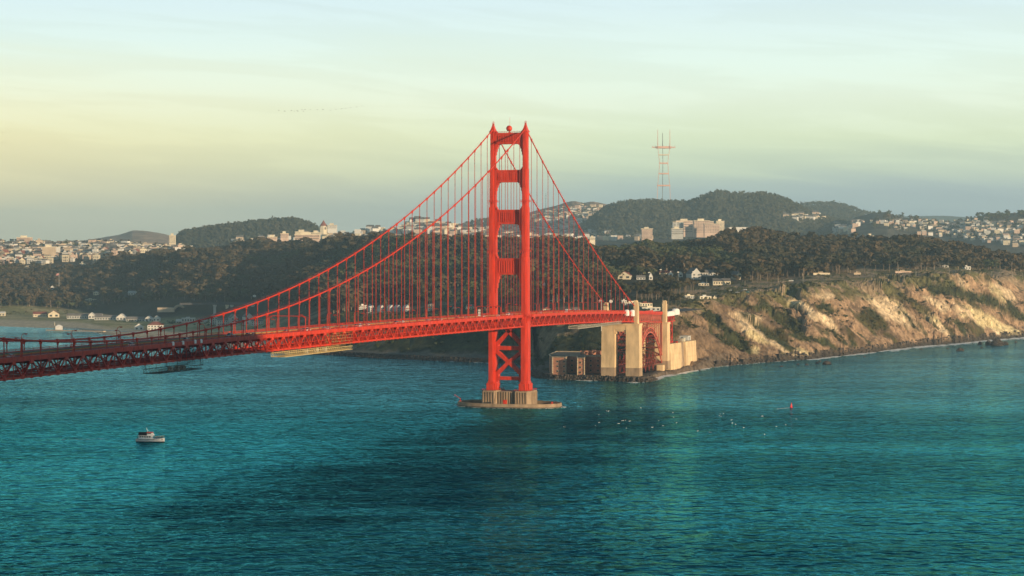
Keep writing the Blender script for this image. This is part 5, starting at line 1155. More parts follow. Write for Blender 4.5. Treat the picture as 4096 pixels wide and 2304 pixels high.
cube_v = np.array([(-.5, -.5, 0), (.5, -.5, 0), (.5, .5, 0), (-.5, .5, 0), (-.5, -.5, 1), (.5, -.5, 1), (.5, .5, 1), (-.5, .5, 1), (-.5, 0, 1.28), (.5, 0, 1.28)])
cube_f = [(0, 1, 5, 4), (1, 2, 6, 5), (2, 3, 7, 6), (3, 0, 4, 7), (4, 5, 6, 7), (4, 5, 9, 8), (6, 7, 8, 9)]
for n_, (x, d, z, s) in enumerate(spread):
    a = PSI + rc.uniform(-.5, .3); ca, sa = math.cos(a), math.sin(a); h = s * rc.uniform(.7, 1.05)
    v = cube_v * (s * rc.uniform(.8, 1.5), s, h + 4); v = np.stack([v[:, 0] * ca - v[:, 1] * sa, v[:, 0] * sa + v[:, 1] * ca, v[:, 2]], 1) + np.array(W(x, d, z - 4))
    gable = rc.random() < .45; c = rc.randrange(5); b0 = n_ * 10; vb.append(v)
    for q, f in enumerate(cube_f):
        if q >= 5 and not gable: continue
        fb_.append([b0 + i for i in f]); mi.append(c if q < 4 else (5 if not gable else 6) if q == 4 else 5)
me = npmesh('distant_city', np.concatenate(vb), np.array(fb_), [w[1] for w in WALLS] + [M['greyroof'], M['redroof']], mi)
tag(ob('distant_city', me), kind='stuff')
# broadcasting mast on the far wooded hill
md = 7050; mz = float(FT(1669, md)); t = thing('broadcast_mast', 'tall three-legged red and white broadcasting mast on the far wooded hill', 'mast', W(1669, md, mz - 8), PSI)
kk = md / FD; zz = lambda y: zy(y, md) - (mz - 8)
lev = [(512, 17.5), (467, 15.5), (437, 12.5), (411, 10.5), (390, 13), (371, 15.5)]
legs = [(-1., -.35), (1., -.35), (-.12, .7)]
for i, (lx, ly) in enumerate(legs):
    b = MB(); pts = [(lx * r * kk * .98, ly * r * kk, zz(y) if y < 512 else 0) for y, r in lev]; b.tube(pts, .85, 5); b.build('leg', M['mastpaint'] if i < 2 else M['bark'], t)
    b = MB(); x0, y0 = lx * 15.2 * kk, ly * 15.5 * kk; top = 327 if i < 2 else 334
    b.tube([(x0, y0, zz(371)), (x0, y0, zz((371 + top) / 2)), (x0, y0, zz(top))], [1.3, 1.1, .8], 5); b.build('antenna_spire', M['mastpaint'] if i < 2 else M['bark'], t)
for y, r, hgt in ((467, 15.8, 5), (437, 12.6, 4.5), (411, 10.8, 4.5), (390, 13.2, 4)):
    b = MB()
    for p, q in ((0, 1), (1, 2), (2, 0)): b.beam((legs[p][0] * r * kk, legs[p][1] * r * kk, zz(y)), (legs[q][0] * r * kk, legs[q][1] * r * kk, zz(y)), 2.2, hgt * kk * .7)
    b.build('cross_truss', M['mastpaint'] if y != 390 else M['mastwhite'], t)
b = MB(); b.box(-30 * kk * .98, 30 * kk * .98, -3, 3, zz(372), zz(369.6)); b.box(-19 * kk, 19 * kk, -6, 14, zz(373.5), zz(368.5))
for x in np.linspace(-28, 28, 9): b.beam((x * kk, 0, zz(370)), (x * kk, 0, zz(366.5)), .9)
b.build('antenna_platform', M['mastpaint'], t)
t = thing('hilltop_mast', 'thin grey mast on the twin brown hilltops right of the tower', 'mast', W(1373, 7900, float(FT(1373, 7900)) - 2)); b = MB(); b.tube([(0, 0, 0), (0, 0, 62)], [1.2, .5], 5); b.build('pole', M['rust'], t)
b = MB(); b.beam((-5, 0, 40), (5, 0, 40), .6); b.beam((-3, 0, 52), (3, 0, 52), .5); b.build('crossarm', M['rust'], t)
# ------------------------------------------------------------------ trees
def tree_arrays(kind, seed, nl, ls, low=.36):
    r = np.random.default_rng(seed); lobes = []
    if kind == 'pine':
        for i in range(6): a = r.uniform(0, 6.28); q = r.uniform(.05, .26); lobes.append((q * math.cos(a), q * math.sin(a), r.uniform(.68, .90), r.uniform(.13, .22), r.uniform(.06, .10)))
    elif kind == 'tall':
        for i in range(8): a = r.uniform(0, 6.28); q = r.uniform(.0, .22); z = r.uniform(low, .90); lobes.append((q * math.cos(a), q * math.sin(a), z, r.uniform(.12, .21), r.uniform(.09, .16)))
    else:
        for i in range(8): a = r.uniform(0, 6.28); q = r.uniform(.0, .30); z = r.uniform(.30, .78); lobes.append((q * math.cos(a), q * math.sin(a), z, r.uniform(.16, .26), r.uniform(.13, .22)))
    w = np.array([l[3] ** 2 for l in lobes]); li = r.choice(len(lobes), nl, p=w / w.sum())
    Lb = np.array(lobes)[li]; dv = r.normal(size=(nl, 3)); dv /= np.linalg.norm(dv, axis=1)[:, None]
    dv[:, 2] = np.where(dv[:, 2] < -.35, -dv[:, 2], dv[:, 2]); rad = r.uniform(.72, 1.08, nl)[:, None]
    c = Lb[:, :3] + dv * np.stack([Lb[:, 3], Lb[:, 3], Lb[:, 4]], 1) * rad
    nrm = dv + r.normal(size=(nl, 3)) * .28; nrm /= np.linalg.norm(nrm, axis=1)[:, None]
    t1 = np.cross(nrm, r.normal(size=(nl, 3))); t1 /= np.linalg.norm(t1, axis=1)[:, None]; t2 = np.cross(nrm, t1)
    s = (ls * r.uniform(.6, 1.35, nl))[:, None]
    cv = np.stack([c - t1 * s - t2 * s * .5, c + t1 * s - t2 * s * .6, c + t1 * s * .7 + t2 * s * .7, c - t1 * s * .6 + t2 * s * .6], 1).reshape(-1, 3)
    cf = np.arange(nl * 4).reshape(-1, 4)
    m = MB(); bend = r.uniform(-.04, .04, 2); top = .74 if kind == 'pine' else .7 if kind == 'tall' else .5; r0 = .022 if kind != 'round' else .03
    m.tube([(0, 0, -.06), (bend[0] * .5, bend[1] * .5, top * .5), (bend[0], bend[1], top)], [r0, r0 * .7, r0 * .4], 5, cap=False)
    for l in lobes[:4]:
        m.tube([(bend[0] * .7, bend[1] * .7, top * .66), (l[0] * .7, l[1] * .7, l[2])], [r0 * .5, r0 * .2], 4, cap=False)
    tv = np.array(m.v); tf = np.array(m.f)
    return tv, tf, cv, cf
SPEC = {'pine': ('pineleaf', 'bark'), 'tall': ('leaf', 'palebark'), 'round': ('greenleaf', 'bark')}
VAR = {}; STF = {}
for k in SPEC:
    VAR[k] = []; STF[k] = []
    for i in range(4):
        tv, tf, cv, cf = tree_arrays(k, 100 + i * 7 + len(k), 300, .046 if k != 'pine' else .05)
        VAR[k].append((npmesh('trunk', tv, tf, M[SPEC[k][1]]), npmesh('crown', cv, cf, M[SPEC[k][0]])))
    for i in range(5): STF[k].append(tree_arrays(k, 300 + i * 7 + len(k), 105, .082, .20))
rt = np.random.default_rng(21)
F0x = [-400, 300, 470, 560, 650, 740, 850, 1000, 1220, 1400, 1560, 1620, 1720, 1800, 1950, 2100, 2300, 2500, 2700, 3000]
F0d = [3985, 3960, 3640, 3560, 3540, 3200, 2760, 2790, 2650, 2420, 2400, 2380, 2400, 2540, 2790, 2890, 3050, 3220, 3420, 3800]
F1x = [-400, 0, 300, 470, 650, 850, 1000, 1220, 1400, 1600, 2000, 2576, 2700, 3000]
F1d = [4760, 4740, 4640, 4480, 4490, 4060, 3660, 3460, 3460, 3520, 3580, 3680, 3780, 4000]
cand = []
for d in np.arange(2360, 4780, 15.5):
    st = 15.5 / d * FD
    xr = np.arange(-330, 2960, st); xr = xr + rt.uniform(-.45, .45, len(xr)) * st; dd = d + rt.uniform(-7, 7, len(xr))
    ok = (dd > np.interp(xr, F0x, F0d)) & (dd < np.interp(xr, F1x, F1d)); cand.append(np.stack([xr[ok], dd[ok]], 1))
cand = np.concatenate(cand)
gap = fbm((cand[:, 0] - CX) / FD * cand[:, 1] / 75., cand[:, 1] / 75., 3, 501)
edge = cand[:, 1] - np.interp(cand[:, 0], F0x, F0d)
cand = cand[(gap > -.30) | (edge > 500)]
# scattered singles in front of the wood
extra = [(2021, 2800), (2040, 2812), (1958, 2700), (1780, 2405), (2104, 2880), (2112, 2885), (2135, 2890), (1700, 2330), (1712, 2350), (1690, 2340), (1724, 2352), (1742, 2372), (1680, 2300), (28, 4040), (60, 4020), (16, 4010), (95, 4060), (120, 4035), (2318, 3010), (2330, 3020), (2390, 3080), (2410, 3090), (2424, 3100), (2448, 3120), (2460, 3130), (2475, 3140), (2350, 3030), (2545, 3260)]
cand = np.concatenate([cand, np.array(extra, float)])
zb = T(cand[:, 0], cand[:, 1])
zone = fbm((cand[:, 0] - CX) / FD * cand[:, 1] / 210., cand[:, 1] / 210., 3, 521)
edge = cand[:, 1] - np.interp(cand[:, 0], F0x, F0d)
kind = np.where(zone > -.12, 'tall', 'round')
kind = np.where((cand[:, 0] > 1540) & (cand[:, 0] < 2330) & (edge < 300), np.where(rt.random(len(cand)) < .8, 'pine', 'tall'), kind)
kind = np.where((cand[:, 0] < 640) & (edge < 330), np.where(rt.random(len(cand)) < .62, 'round', 'tall'), kind)
hh = np.where(kind == 'tall', rt.uniform(17, 27, len(cand)), np.where(kind == 'pine', rt.uniform(16, 24, len(cand)), rt.uniform(10, 17, len(cand))))
hh = hh * (1 + .45 * fbm((cand[:, 0] - CX) / FD * cand[:, 1] / 60., cand[:, 1] / 60., 2, 531))
keep = np.ones(len(cand), bool)
ty = yz(zb + hh, cand[:, 1]); by = yz(zb, cand[:, 1]); hw = hh * .22 / cand[:, 1] * FD
for hx, w_, y0, y1, d in HIDE:
    keep &= ~((np.abs(cand[:, 0] - hx) < w_ + hw * .5) & (cand[:, 1] < d + 14) & (ty < y0 - (y0 - y1) * .5) & (by > y1))
cand, zb, kind, hh = cand[keep], zb[keep], kind[keep], hh[keep]
order = np.argsort(cand[:, 1]); NEAR = order[:298]; FARI = order[298:]
nice = {'pine': 'umbrella pine', 'tall': 'eucalyptus', 'round': 'round bushy tree'}
for n_, i in enumerate(NEAR):
    x, d = cand[i]; k = kind[i]; z = zb[i]; h = hh[i]
    tr = 'tall' if h > 22 else 'small' if h < 15 else 'mid-sized'
    if x < 1040: pl = 'at the wood edge behind the left hangers'
    elif x < 1225: pl = 'behind the hangers left of the tower'
    elif x < 1330: pl = 'seen between the tower legs'
    elif x < 1450: pl = 'behind the hangers right of the tower'
    elif x < 1560: pl = 'behind the toll office roof'
    elif x < 1660: pl = 'above the visitor building'
    elif x < 1760: pl = 'on the shore side beyond the second pylon'
    elif x < 1900: pl = 'around the pale houses on the bluff wood'
    else: pl = 'along the bluff-top wood edge'
    side = 'front row' if n_ < 100 else 'middle row' if n_ < 200 else 'back row'
    nm = {'pine': 'pine_tree', 'tall': 'eucalyptus_tree', 'round': 'broadleaf_tree'}[k]
    a, c = VAR[k][int(rt.integers(4))]; sxy = float(h * rt.uniform(.8, 1.4)); wd = 'wide' if sxy > 1.2 * h else 'narrow' if sxy < h else 'even'
    t = thing(nm, f'{tr} {wd} {"dark" if k == "pine" else "brown-green"} {nice[k]} {pl}, {side}', 'tree', W(x, d, z), float(rt.uniform(0, 6.28)), 'trees along the near edge of the wood')
    ob('trunk', a, t, scale=(h, h, h)); ob('crown', c, t, scale=(sxy, sxy, h))
def forest(name, pos, z, h, kinds_, wide=(.9, 1.9)):
    V, F, MI = [], [], []; off = 0; mats = [M['palebark'], M['leaf'], M['pineleaf'], M['greenleaf'], M['bark']]; lm = {'tall': 1, 'pine': 2, 'round': 3}
    for j in range(len(pos)):
        k = kinds_[j]; tv, tf, cv, cf = STF[k][j % 5]; a = rt.uniform(0, 6.28); ca, sa = math.cos(a), math.sin(a); s = h[j] * rt.uniform(*wide)
        v = np.concatenate([tv, cv]); v = np.stack([(v[:, 0] * ca - v[:, 1] * sa) * s, (v[:, 0] * sa + v[:, 1] * ca) * s, v[:, 2] * h[j]], 1) + np.array(W(pos[j, 0], pos[j, 1], z[j]))
        V.append(v); F.append(tf + off); F.append(cf + off + len(tv)); MI.append(np.full(len(tf), 0 if k == 'tall' else 4)); MI.append(np.full(len(cf), lm[k])); off += len(v)
    return tag(ob(name, npmesh(name, np.concatenate(V), np.concatenate(F), mats, np.concatenate(MI))), kind='stuff')
forest('woodland', cand[FARI], zb[FARI], hh[FARI], kind[FARI])
# far wooded hills: small crowns of a few leaf clumps
def far_wood(name, polyx, d0, d1, step, hr, k):
    P_ = []
    for d in np.arange(d0, d1, step):
        st = step / d * FD; xr = np.arange(*polyx, st); xr = xr + rt.uniform(-.5, .5, len(xr)) * st; P_.append(np.stack([xr, d + rt.uniform(-.5, .5, len(xr)) * step], 1))
    P_ = np.concatenate(P_); z, w = FT(P_[:, 0], P_[:, 1], True); ok = (w == k) & (z > 60); P_, z = P_[ok], z[ok]
    h = rt.uniform(*hr, len(P_)); n = len(P_); q = 11
    c = np.array([W(a, b_, 0)[:2] for a, b_ in P_]); c = np.concatenate([c, z[:, None]], 1)
    o_ = rt.normal(size=(n, q, 3)) * np.array([.17, .17, .17]) + np.array([0, 0, .62]); c = c[:, None, :] + o_ * h[:, None, None]
    nv = rt.normal(size=(n, q, 3)) * .45 + np.array([.25, -.6, .6]); nv /= np.linalg.norm(nv, axis=2)[..., None]
    t1 = np.cross(nv, rt.normal(size=(n, q, 3))); t1 /= np.linalg.norm(t1, axis=2)[..., None]; t2 = np.cross(nv, t1); s = (h[:, None] * rt.uniform(.13, .26, (n, q)))[..., None]
    v = np.stack([c - t1 * s - t2 * s * .7, c + t1 * s - t2 * s * .6, c + t1 * s * .8 + t2 * s * .7, c - t1 * s * .7 + t2 * s * .8], 2).reshape(-1, 3)
    return tag(ob(name, npmesh(name, v, np.arange(len(v)).reshape(-1, 4), M['farleaf'])), kind='stuff')
far_wood('hilltop_wood', (400, 910), 5750, 6420, 13, (11, 19), 1)
far_wood('knoll_wood', (1110, 1310), 7350, 7700, 16, (11, 19), 3)
far_wood('ridge_wood', (1430, 2270), 5900, 7120, 16, (11, 20), 5)
far_wood('back_hill_wood', (1920, 2320), 8100, 9100, 21, (11, 19), 6)
# scattered city trees
pts = []
for poly, n, fn, a, b_ in (([(-150, 614), (470, 606), (470, 634), (-150, 664)], 300, T, 4650, 5900), ([(2190, 548), (2576, 540), (3000, 535), (3000, 620), (2420, 600), (2200, 580)], 420, FT, 4900, 7600), ([(1180, 575), (1345, 545), (1470, 515), (1560, 560), (1600, 604), (1180, 606)], 260, FT, 4800, 8600), ([(2180, 536), (2260, 540), (2440, 545), (2576, 534), (3000, 530), (3000, 540), (2576, 545), (2300, 556)], 150, FT, 6200, 7000)):
    pts += [(x, d, z, s) for x, d, z, s in scatter_houses(poly, n, fn, a, b_, 9, 19)]
pts = np.array(pts); forest('city_trees', pts[:, :2], pts[:, 2] - 1, pts[:, 3], ['round' if rt.random() < .7 else 'tall' for _ in pts])
# scrub on the bluffs
sp = []
for (x0, x1, n, s0, s1) in ((760, 1520, 1500, 40, 330), (1660, 2620, 2600, 40, 260), (1720, 2620, 420, 260, 540), (-100, 700, 260, 500, 650)):
    x = rt.uniform(x0, x1, n); s = rt.uniform(s0, s1, n); d = shore(x) + s; r = (x - CX) / FD * d
    m_ = fbm(r / 38., d / 38., 4, 601) > (.05 if x0 != 1660 else .08)
    if s1 == 260:
        zq = T(x, d); yq = yz(zq, d); g = np.zeros(n)
        for e in SCRUB: g = np.maximum(g, (ell(x, yq, *e) < 1.05) * 1.)
        p = np.zeros(n)
        for e in PALE: p = np.maximum(p, (ell(x, yq, *e) < 1.1) * 1.)
        m_ = (m_ | (g > 0)) & (p < 1) & ((g > 0) | (rt.random(n) < .2))
    if x0 == 760: m_ = (m_ | (rt.random(n) < .35)) & ~((x > 1375) & (s < 170))
    sp.append(np.stack([x[m_], d[m_]], 1))
sp = np.concatenate(sp); z = T(sp[:, 0], sp[:, 1]); h = rt.uniform(2.2, 6.5, len(sp))
forest('coastal_scrub', sp, z - h * .35, h, ['round'] * len(sp), (.9, 1.6))
# ------------------------------------------------------------------ lamps, cars and signs on the bridge
def ucol(x, col): return min(np.arange(-780, 420, .5), key=lambda u: abs(inv(x, u)[0] - col))
lm = MB(); lm.tube([(0, 0, 0), (0, 0, 6.6), (-.25, 0, 7.7), (-.9, 0, 8.5), (-1.7, 0, 8.75), (-2.3, 0, 8.7)], [.22, .16, .14, .13, .12, .12], 6); lpole = lm.mesh('pole', M['red'])
lm = MB(); lm.box(-.7, .6, -.3, .3, -.18, .22); lm.box(-.5, .4, -.22, .22, -.34, -.181); lhead = lm.mesh('lamp_head', M['redrope'])
lm = MB(); lm.box(-.3, .3, -.3, .3, 0, .7); lbase = lm.mesh('base', M['red'])
ORD = ['first', 'second', 'third', 'fourth', 'fifth', 'sixth', 'seventh', 'eighth', 'ninth', 'tenth', 'eleventh', 'twelfth', 'thirteenth', 'fourteenth', 'fifteenth', 'sixteenth', 'seventeenth']
def lamp(sx, u, label):
    t = thing('street_lamp', label, 'street lamp', (sx * 12.6, u, zd(u) + RD + .22), 0 if sx > 0 else math.pi, 'bridge street lamps')
    ob('pole', lpole, t); ob('lamp_head', lhead, t, (-2.5, 0, 8.6)); ob('base', lbase, t)
un = ucol(12.6, 694.8); uf = ucol(-12.6, 671.)
LN = sorted([un + 45.72 * k for k in range(-9, 30) if -765 < un + 45.72 * k < -12] , reverse=True); LF = sorted([uf + 45.72 * k for k in range(-9, 30) if -765 < uf + 45.72 * k < -12], reverse=True)
for i, u in enumerate(LN): lamp(1, u, f'curved red lamp post on the near railing, {ORD[i]} to the left of the tower')
for i, u in enumerate(LF): lamp(-1, u, f'curved red lamp post on the far railing, {ORD[i]} to the left of the tower')
for i in range(7): lamp(1, 33 + 45.72 * i, f'curved red lamp post on the near railing, {ORD[i]} to the right of the tower'); lamp(-1, 30 + 45.72 * i, f'curved red lamp post on the far railing, {ORD[i]} to the right of the tower')
def carmeshes(c, van):
    m = MB(); l, w = (4.6, 1.85) if not van else (5.4, 2.0); hb = .85 if not van else 1.2
    m.prism([(-w / 2, -l / 2 + .2), (-w / 2 + .2, -l / 2), (w / 2 - .2, -l / 2), (w / 2, -l / 2 + .2), (w / 2, l / 2 - .2), (w / 2 - .2, l / 2), (-w / 2 + .2, l / 2), (-w / 2, l / 2 - .2)], .28, hb, 0, .97)
    body = m.mesh('body', M['car_' + c]); m = MB(); y0, y1 = (-1.5, 1.3) if not van else (-2.4, 1.6)
    q = [(-w / 2 + .1, y0), (w / 2 - .1, y0), (w / 2 - .1, y1), (-w / 2 + .1, y1)]; m.prism(q, hb, hb + (.55 if not van else .8), 0, .78, (0, (y0 + y1) / 2)); glass = m.mesh('windows', M['glass'])
    m = MB(); zt_ = hb + (.55 if not van else .8); m.box(-w * .36, w * .36, y0 * .72, y1 * .72, zt_, zt_ + .07); roof = m.mesh('roof', M['car_' + c]); return body, glass, roof
wl_ = MB(); wl_.tube([(-.11, 0, 0), (.11, 0, 0)], .32, 10); wheel = wl_.mesh('wheel', M['black'])
hl = MB(); hl.box(-.2, .2, -.04, .04, -.1, .1); hlm = hl.mesh('headlight', M['lampwhite'])
CMS = {}
def car(x, y, z, c, label, rz=0., van=False, group='cars on the bridge'):
    if (c, van) not in CMS: CMS[c, van] = carmeshes(c, van)
    t = thing('delivery_van' if van else 'car', label, 'van' if van else 'car', (x, y, z), rz, group)
    for nm, me in zip(('body', 'windows', 'roof'), CMS[c, van]): ob(nm, me, t)
    l = 1.45 if not van else 1.7
    for sx in (-.85, .85):
        for sy in (-l, l): ob('wheel', wheel, t, (sx, sy, .32))
        ob('headlight', hlm, t, (sx * .7, 2.3 if not van else 2.68, .62))
CARS = [(27, 'silver', 0), (330, 'white', 0), (469, 'grey', 1), (578, 'teal', 1), (588, 'black', 0), (623, 'black', 0), (637, 'black', 0), (721, 'black', 0), (758, 'black', 0), (765, 'grey', 0), (774, 'white', 1), (817, 'teal', 0), (826, 'silver', 0), (858, 'black', 0), (872, 'grey', 0), (896, 'black', 0), (905, 'white', 1), (924, 'white', 0), (996, 'red', 1), (1012, 'white', 0), (1076, 'silver', 0), (1100, 'black', 0), (1108, 'white', 0), (1150, 'red', 0), (1171, 'grey', 0), (1217, 'white', 0), (1253, 'white', 0), (1278, 'white', 1), (1288, 'silver', 0), (1360, 'silver', 0), (1424, 'white', 1), (1447, 'grey', 0), (1394, 'black', 0)]
for i, (col, c, van) in enumerate(CARS):
    lane = (8.0, 4.7, 8.0, 1.6)[i % 4]; u = float(ucol(lane, col)); n = sum(1 for q in LN if q > u)
    pos = f'just beyond the {ORD[n - 1]} near-side lamp left of the tower' if 0 < n and u < 0 else 'right of the tower' if u > 0 else 'just left of the tower'
    if u > 0: pos = f'right of the tower, {["nearest it", "second from it", "third from it", "farthest from it"][min(3, sum(1 for q in CARS[:i] if q[0] > 1322))]}'
    car(lane, u, zd(u) + RD + .004, c, f'{c} {"van" if van else "car"} on the bridge road, {pos}', 0. if i % 3 else math.pi, bool(van))
def bsign(col, x, h, lab, n=1):
    u = float(ucol(x, col)); t = thing('road_sign', lab, 'sign', (x, u, zd(u) + RD), 0)
    b = MB(); b.tube([(0, 0, 0), (0, 0, h)], .12, 6); b.build('post', M['red'], t)
    for k in range(n): b = MB(); b.box(-.95, .95, -.2, -.1, h - 2.6 + k * -1.9, h - .1 + k * -1.9 - (1.0 if n > 1 else 0)); b.build('board', M['white'], t)
bsign(611.6, 10, 6.2, 'single white sign board standing on the deck near the dark cars')
bsign(1206, 10, 7.6, 'stack of three white sign boards on the deck left of the tower', 3)
t = thing('sign_gantry', 'red arched sign gantry over the road just left of the tower legs', 'gantry', (0, -52, zd(-52) + RD)); b = MB(); b.tube([(-10, 0, 0), (-10, 0, 7), (-9, 0, 7.8), (9, 0, 7.8), (10, 0, 7), (10, 0, 0)], .25, 6); b.build('frame', M['red'], t)
for x in (-6, -2, 2, 6): b = MB(); b.box(x - .6, x + .6, -.3, .2, 6.6, 7.8); b.build('signal', M['black'], t)
for k, (col, y, h) in enumerate(((653, 741, 0), )):
    u = float(ucol(-13, 673)); 
    t = thing('sign_gantry', 'red overhead sign gantry with rounded corners behind the near cable', 'gantry', (0, u, zd(u) + RD)); b = MB(); b.tube([(-12, 0, 0), (-12, 0, 8), (-11, 0, 9.4), (11, 0, 9.4), (12, 0, 8), (12, 0, 0)], .25, 6); b.build('frame', M['red'], t)
# maintenance platforms hung under the trusses
def platform(c0, c1, mat_, label, cage, drop=1.2):
    ua, ub = float(ucol(H, c0)), float(ucol(H, c1)); um = (ua + ub) / 2; zz0 = zd(um) - 8.9
    t = thing('work_platform', label, 'platform', (0, um, zz0 - drop - 2.2)); h = (ub - ua) / 2
    n = max(6, int(h * 2 / 3.2)); y = np.linspace(-h, h, n + 1)
    for sx in (5.5, 14.5):
        b = MB(); b.beam((sx, -h, 0), (sx, h, 0), .3); b.beam((sx, -h, 2.2), (sx, h, 2.2), .3)
        for a, c in zip(y[:-1], y[1:]): b.beam((sx, a, 0), (sx, a, 2.2), .16); b.beam((sx, a, 0), (sx, c, 2.2), .16)
        b.build('side_truss', mat_, t)
    b = MB()
    for a in y[::2]: b.beam((5.5, a, 0), (14.5, a, 0), .25)
    b.box(7.5, 12.5, -h, h, .14, .24); b.build('deck', mat_, t)
    b = MB()
    for a in (y[0], y[n // 2], y[-1]):
        for sx in (6.5, 13): b.beam((sx, a, 2.2), (sx, a, 2.2 + drop + 1), .2)
    b.build('hanger', mat_, t)
    if cage:
        b = MB(); c0_ = h * cage
        for a in np.arange(c0_, h, 1.9):
            for z in (0, 2): b.beam((14.6, a, 2.2), (14.6, a, 11.0), .12)
            b.beam((10, a, 2.2), (10, a, 11), .1)
        for z in (4, 5.8, 7.6, 9.4, 11): b.beam((14.6, c0_, z), (14.6, h, z), .12); b.beam((10, c0_, z), (10, h, z), .1)
        b.build('scaffold_cage', mat_, t)
        for a in (-.3, .0, .25): b = MB(); b.cbox((12, h * a, .3), 2.2, 2.2, 2.4); b.build('container', M['steel'], t)
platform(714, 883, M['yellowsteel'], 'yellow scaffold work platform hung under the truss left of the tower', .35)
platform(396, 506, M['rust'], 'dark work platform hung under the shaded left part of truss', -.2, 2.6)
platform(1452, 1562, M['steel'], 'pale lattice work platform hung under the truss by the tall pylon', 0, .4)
# ------------------------------------------------------------------ lamps on shore
def floodlight(x, y, d, lab):
    g = float(T(x, d)); h = max(zy(y, d) - g, 8); t = thing('lamp_post', lab, 'lamp post', W(x, d, g), PSI)
    b = MB(); b.tube([(0, 0, 0), (0, 0, h)], [.28, .16], 6); b.build('pole', M['steel'], t)
    b = MB(); b.box(-1.6, 1.6, -.5, .5, h - .2, h + .5); b.box(-.7, .7, -.9, .9, h + .5, h + 1.0); b.build('lamp_head', M['lampwhite'], t); HIDE.append((x, 6, y + 10, y - 4, d))
for x, y, d, lab in ((1633, 686, 2800, 'white lamp post among pines above the narrow white gable'), (1706, 685, 2760, 'white lamp post beside the small pale gable on wooded hill'), (1744, 684, 2720, 'bright white lamp post in front of the gabled manor'), (1662, 689, 2850, 'short white lamp post at the left of the red-roofed long house'), (1019, 752, 2800, 'thin lamp post behind the fifth gabled house'), (1535, 732, 2420, 'tall double-armed lamp post behind the far pylon'), (1353, 727, 2500, 'lamp post just right of the tower behind hangers'), (931, 772, 2700, 'white lamp post left of the five gabled houses')): floodlight(x, y, d, lab)
for i, (x, y0, y1) in enumerate(((2260, 690, 668), (2304, 695, 676), (2388, 692, 676), (2440, 694, 681), (2495, 697, 683), (2547, 701, 687), (2573, 702, 688), (1778, 712, 690), (2020, 709, 690))):
    d, z = hit(x, y0, T); t = thing('roadside_pole', f'thin pole beside the bluff road, {ORD[i]} of nine' if i < 7 else f'thin pole among the pines, {"left" if i == 7 else "right"} one of two', 'pole', W(x, d, z)); b = MB(); b.tube([(0, 0, 0), (0, 0, (y0 - y1) * d / FD)], [.22, .15], 6); b.build('pole', M['steel'], t); b = MB(); b.beam((-.9, 0, (y0 - y1) * d / FD), (.9, 0, (y0 - y1) * d / FD), .25); b.build('crossarm', M['steel'], t)
PARK = [(1848, 741, 'white'), (1855, 740, 'silver'), (1862, 740, 'black'), (1867, 739.5, 'grey'), (1874, 738.5, 'white'), (1880, 738, 'teal'), (1836, 733, 'white')]
for i, (x, y, c) in enumerate(PARK): d, z = hit(x, y, T); car(*W(x, d, z + .5)[:2], z + .6, c, f'{c} parked car at the bluff viewpoint, {ORD[i]} of seven from the left' if i < 6 else 'white parked car higher up, alone above the viewpoint row', PSI + 1.2, group='cars parked at the viewpoint')
for i, (x, y, c) in enumerate(((925, 789, 'white'), (938, 790, 'silver'), (950, 789, 'grey'), (962, 790, 'white'), (972, 788, 'black'), (984, 789, 'silver'), (1388, 758, 'white'), (1398, 756, 'grey'), (1410, 757, 'silver'), (1422, 755, 'white'), (1436, 758, 'black'), (1448, 757, 'white'))):
    d, z = hit(x, y, T); HIDE.append((x, 5, y, y - 4, d)); car(*W(x, d, z)[:2], z + .4, c, f'{c} car in the lot {"below the five gabled houses" if i < 6 else "behind the hangers right of the tower"}, {ORD[i % 6]} from left', PSI + 1.0, group='cars in the shore lots')
# ------------------------------------------------------------------ person, boat, buoy
def person_mesh():
    vs = [(0, 0, .95), (0, .01, 1.2), (0, .02, 1.42), (0, .02, 1.52), (0, .03, 1.68), (-.2, 0, 1.4), (-.27, .02, 1.14), (-.24, .12, .92), (.2, 0, 1.4), (.27, .02, 1.14), (.24, .1, .93), (-.1, 0, .9), (-.11, .02, .5), (-.11, 0, .06), (.1, 0, .9), (.11, .03, .5), (.12, .0, .06), (-.11, .14, .04), (.12, .14, .04), (0, .06, 1.6)]
    es = [(0, 1), (1, 2), (2, 3), (3, 19), (19, 4), (2, 5), (5, 6), (6, 7), (2, 8), (8, 9), (9, 10), (0, 11), (11, 12), (12, 13), (13, 17), (0, 14), (14, 15), (15, 16), (16, 18)]
    rd = [.16, .16, .17, .06, .10, .08, .06, .045, .08, .06, .045, .11, .08, .06, .11, .08, .06, .05, .05, .1]
    me = bpy.data.meshes.new('person'); me.from_pydata(vs, es, []); o = bpy.data.objects.new('person', me); COL.objects.link(o)
    md_ = o.modifiers.new('s', 'SKIN'); 
    if not me.skin_vertices: me.skin_vertices.new() if hasattr(me.skin_vertices, 'new') else None
    for i, r in enumerate(rd): me.skin_vertices[0].data[i].radius = (r, r * .85)
    me.skin_vertices[0].data[0].use_root = True
    o.modifiers.new('d', 'SUBSURF').levels = 1
    dg_ = bpy.context.evaluated_depsgraph_get(); ev = bpy.data.meshes.new_from_object(o.evaluated_get(dg_)); bpy.data.objects.remove(o); bpy.data.meshes.remove(me); return ev
pm = person_mesh()
PC = list(CLOTH)
PM = {}
for c in PC:
    q = pm.copy(); q.name = 'person'; q.materials.clear()
    for m_ in (M['cloth_' + c], M['cloth_black'], M['skin'], M['cloth_brown']): q.materials.append(m_)
    for p in q.polygons: z = p.center.z; p.material_index = 3 if z > 1.68 else 2 if z > 1.47 else 0 if z > .86 else 1
    PM[c] = q
bd = dw(1112.0); boat = thing('tour_boat', 'white tour boat with red wheelhouse roof and dark upper canopy', 'boat', W(377, bd, 0), PSI - .12)
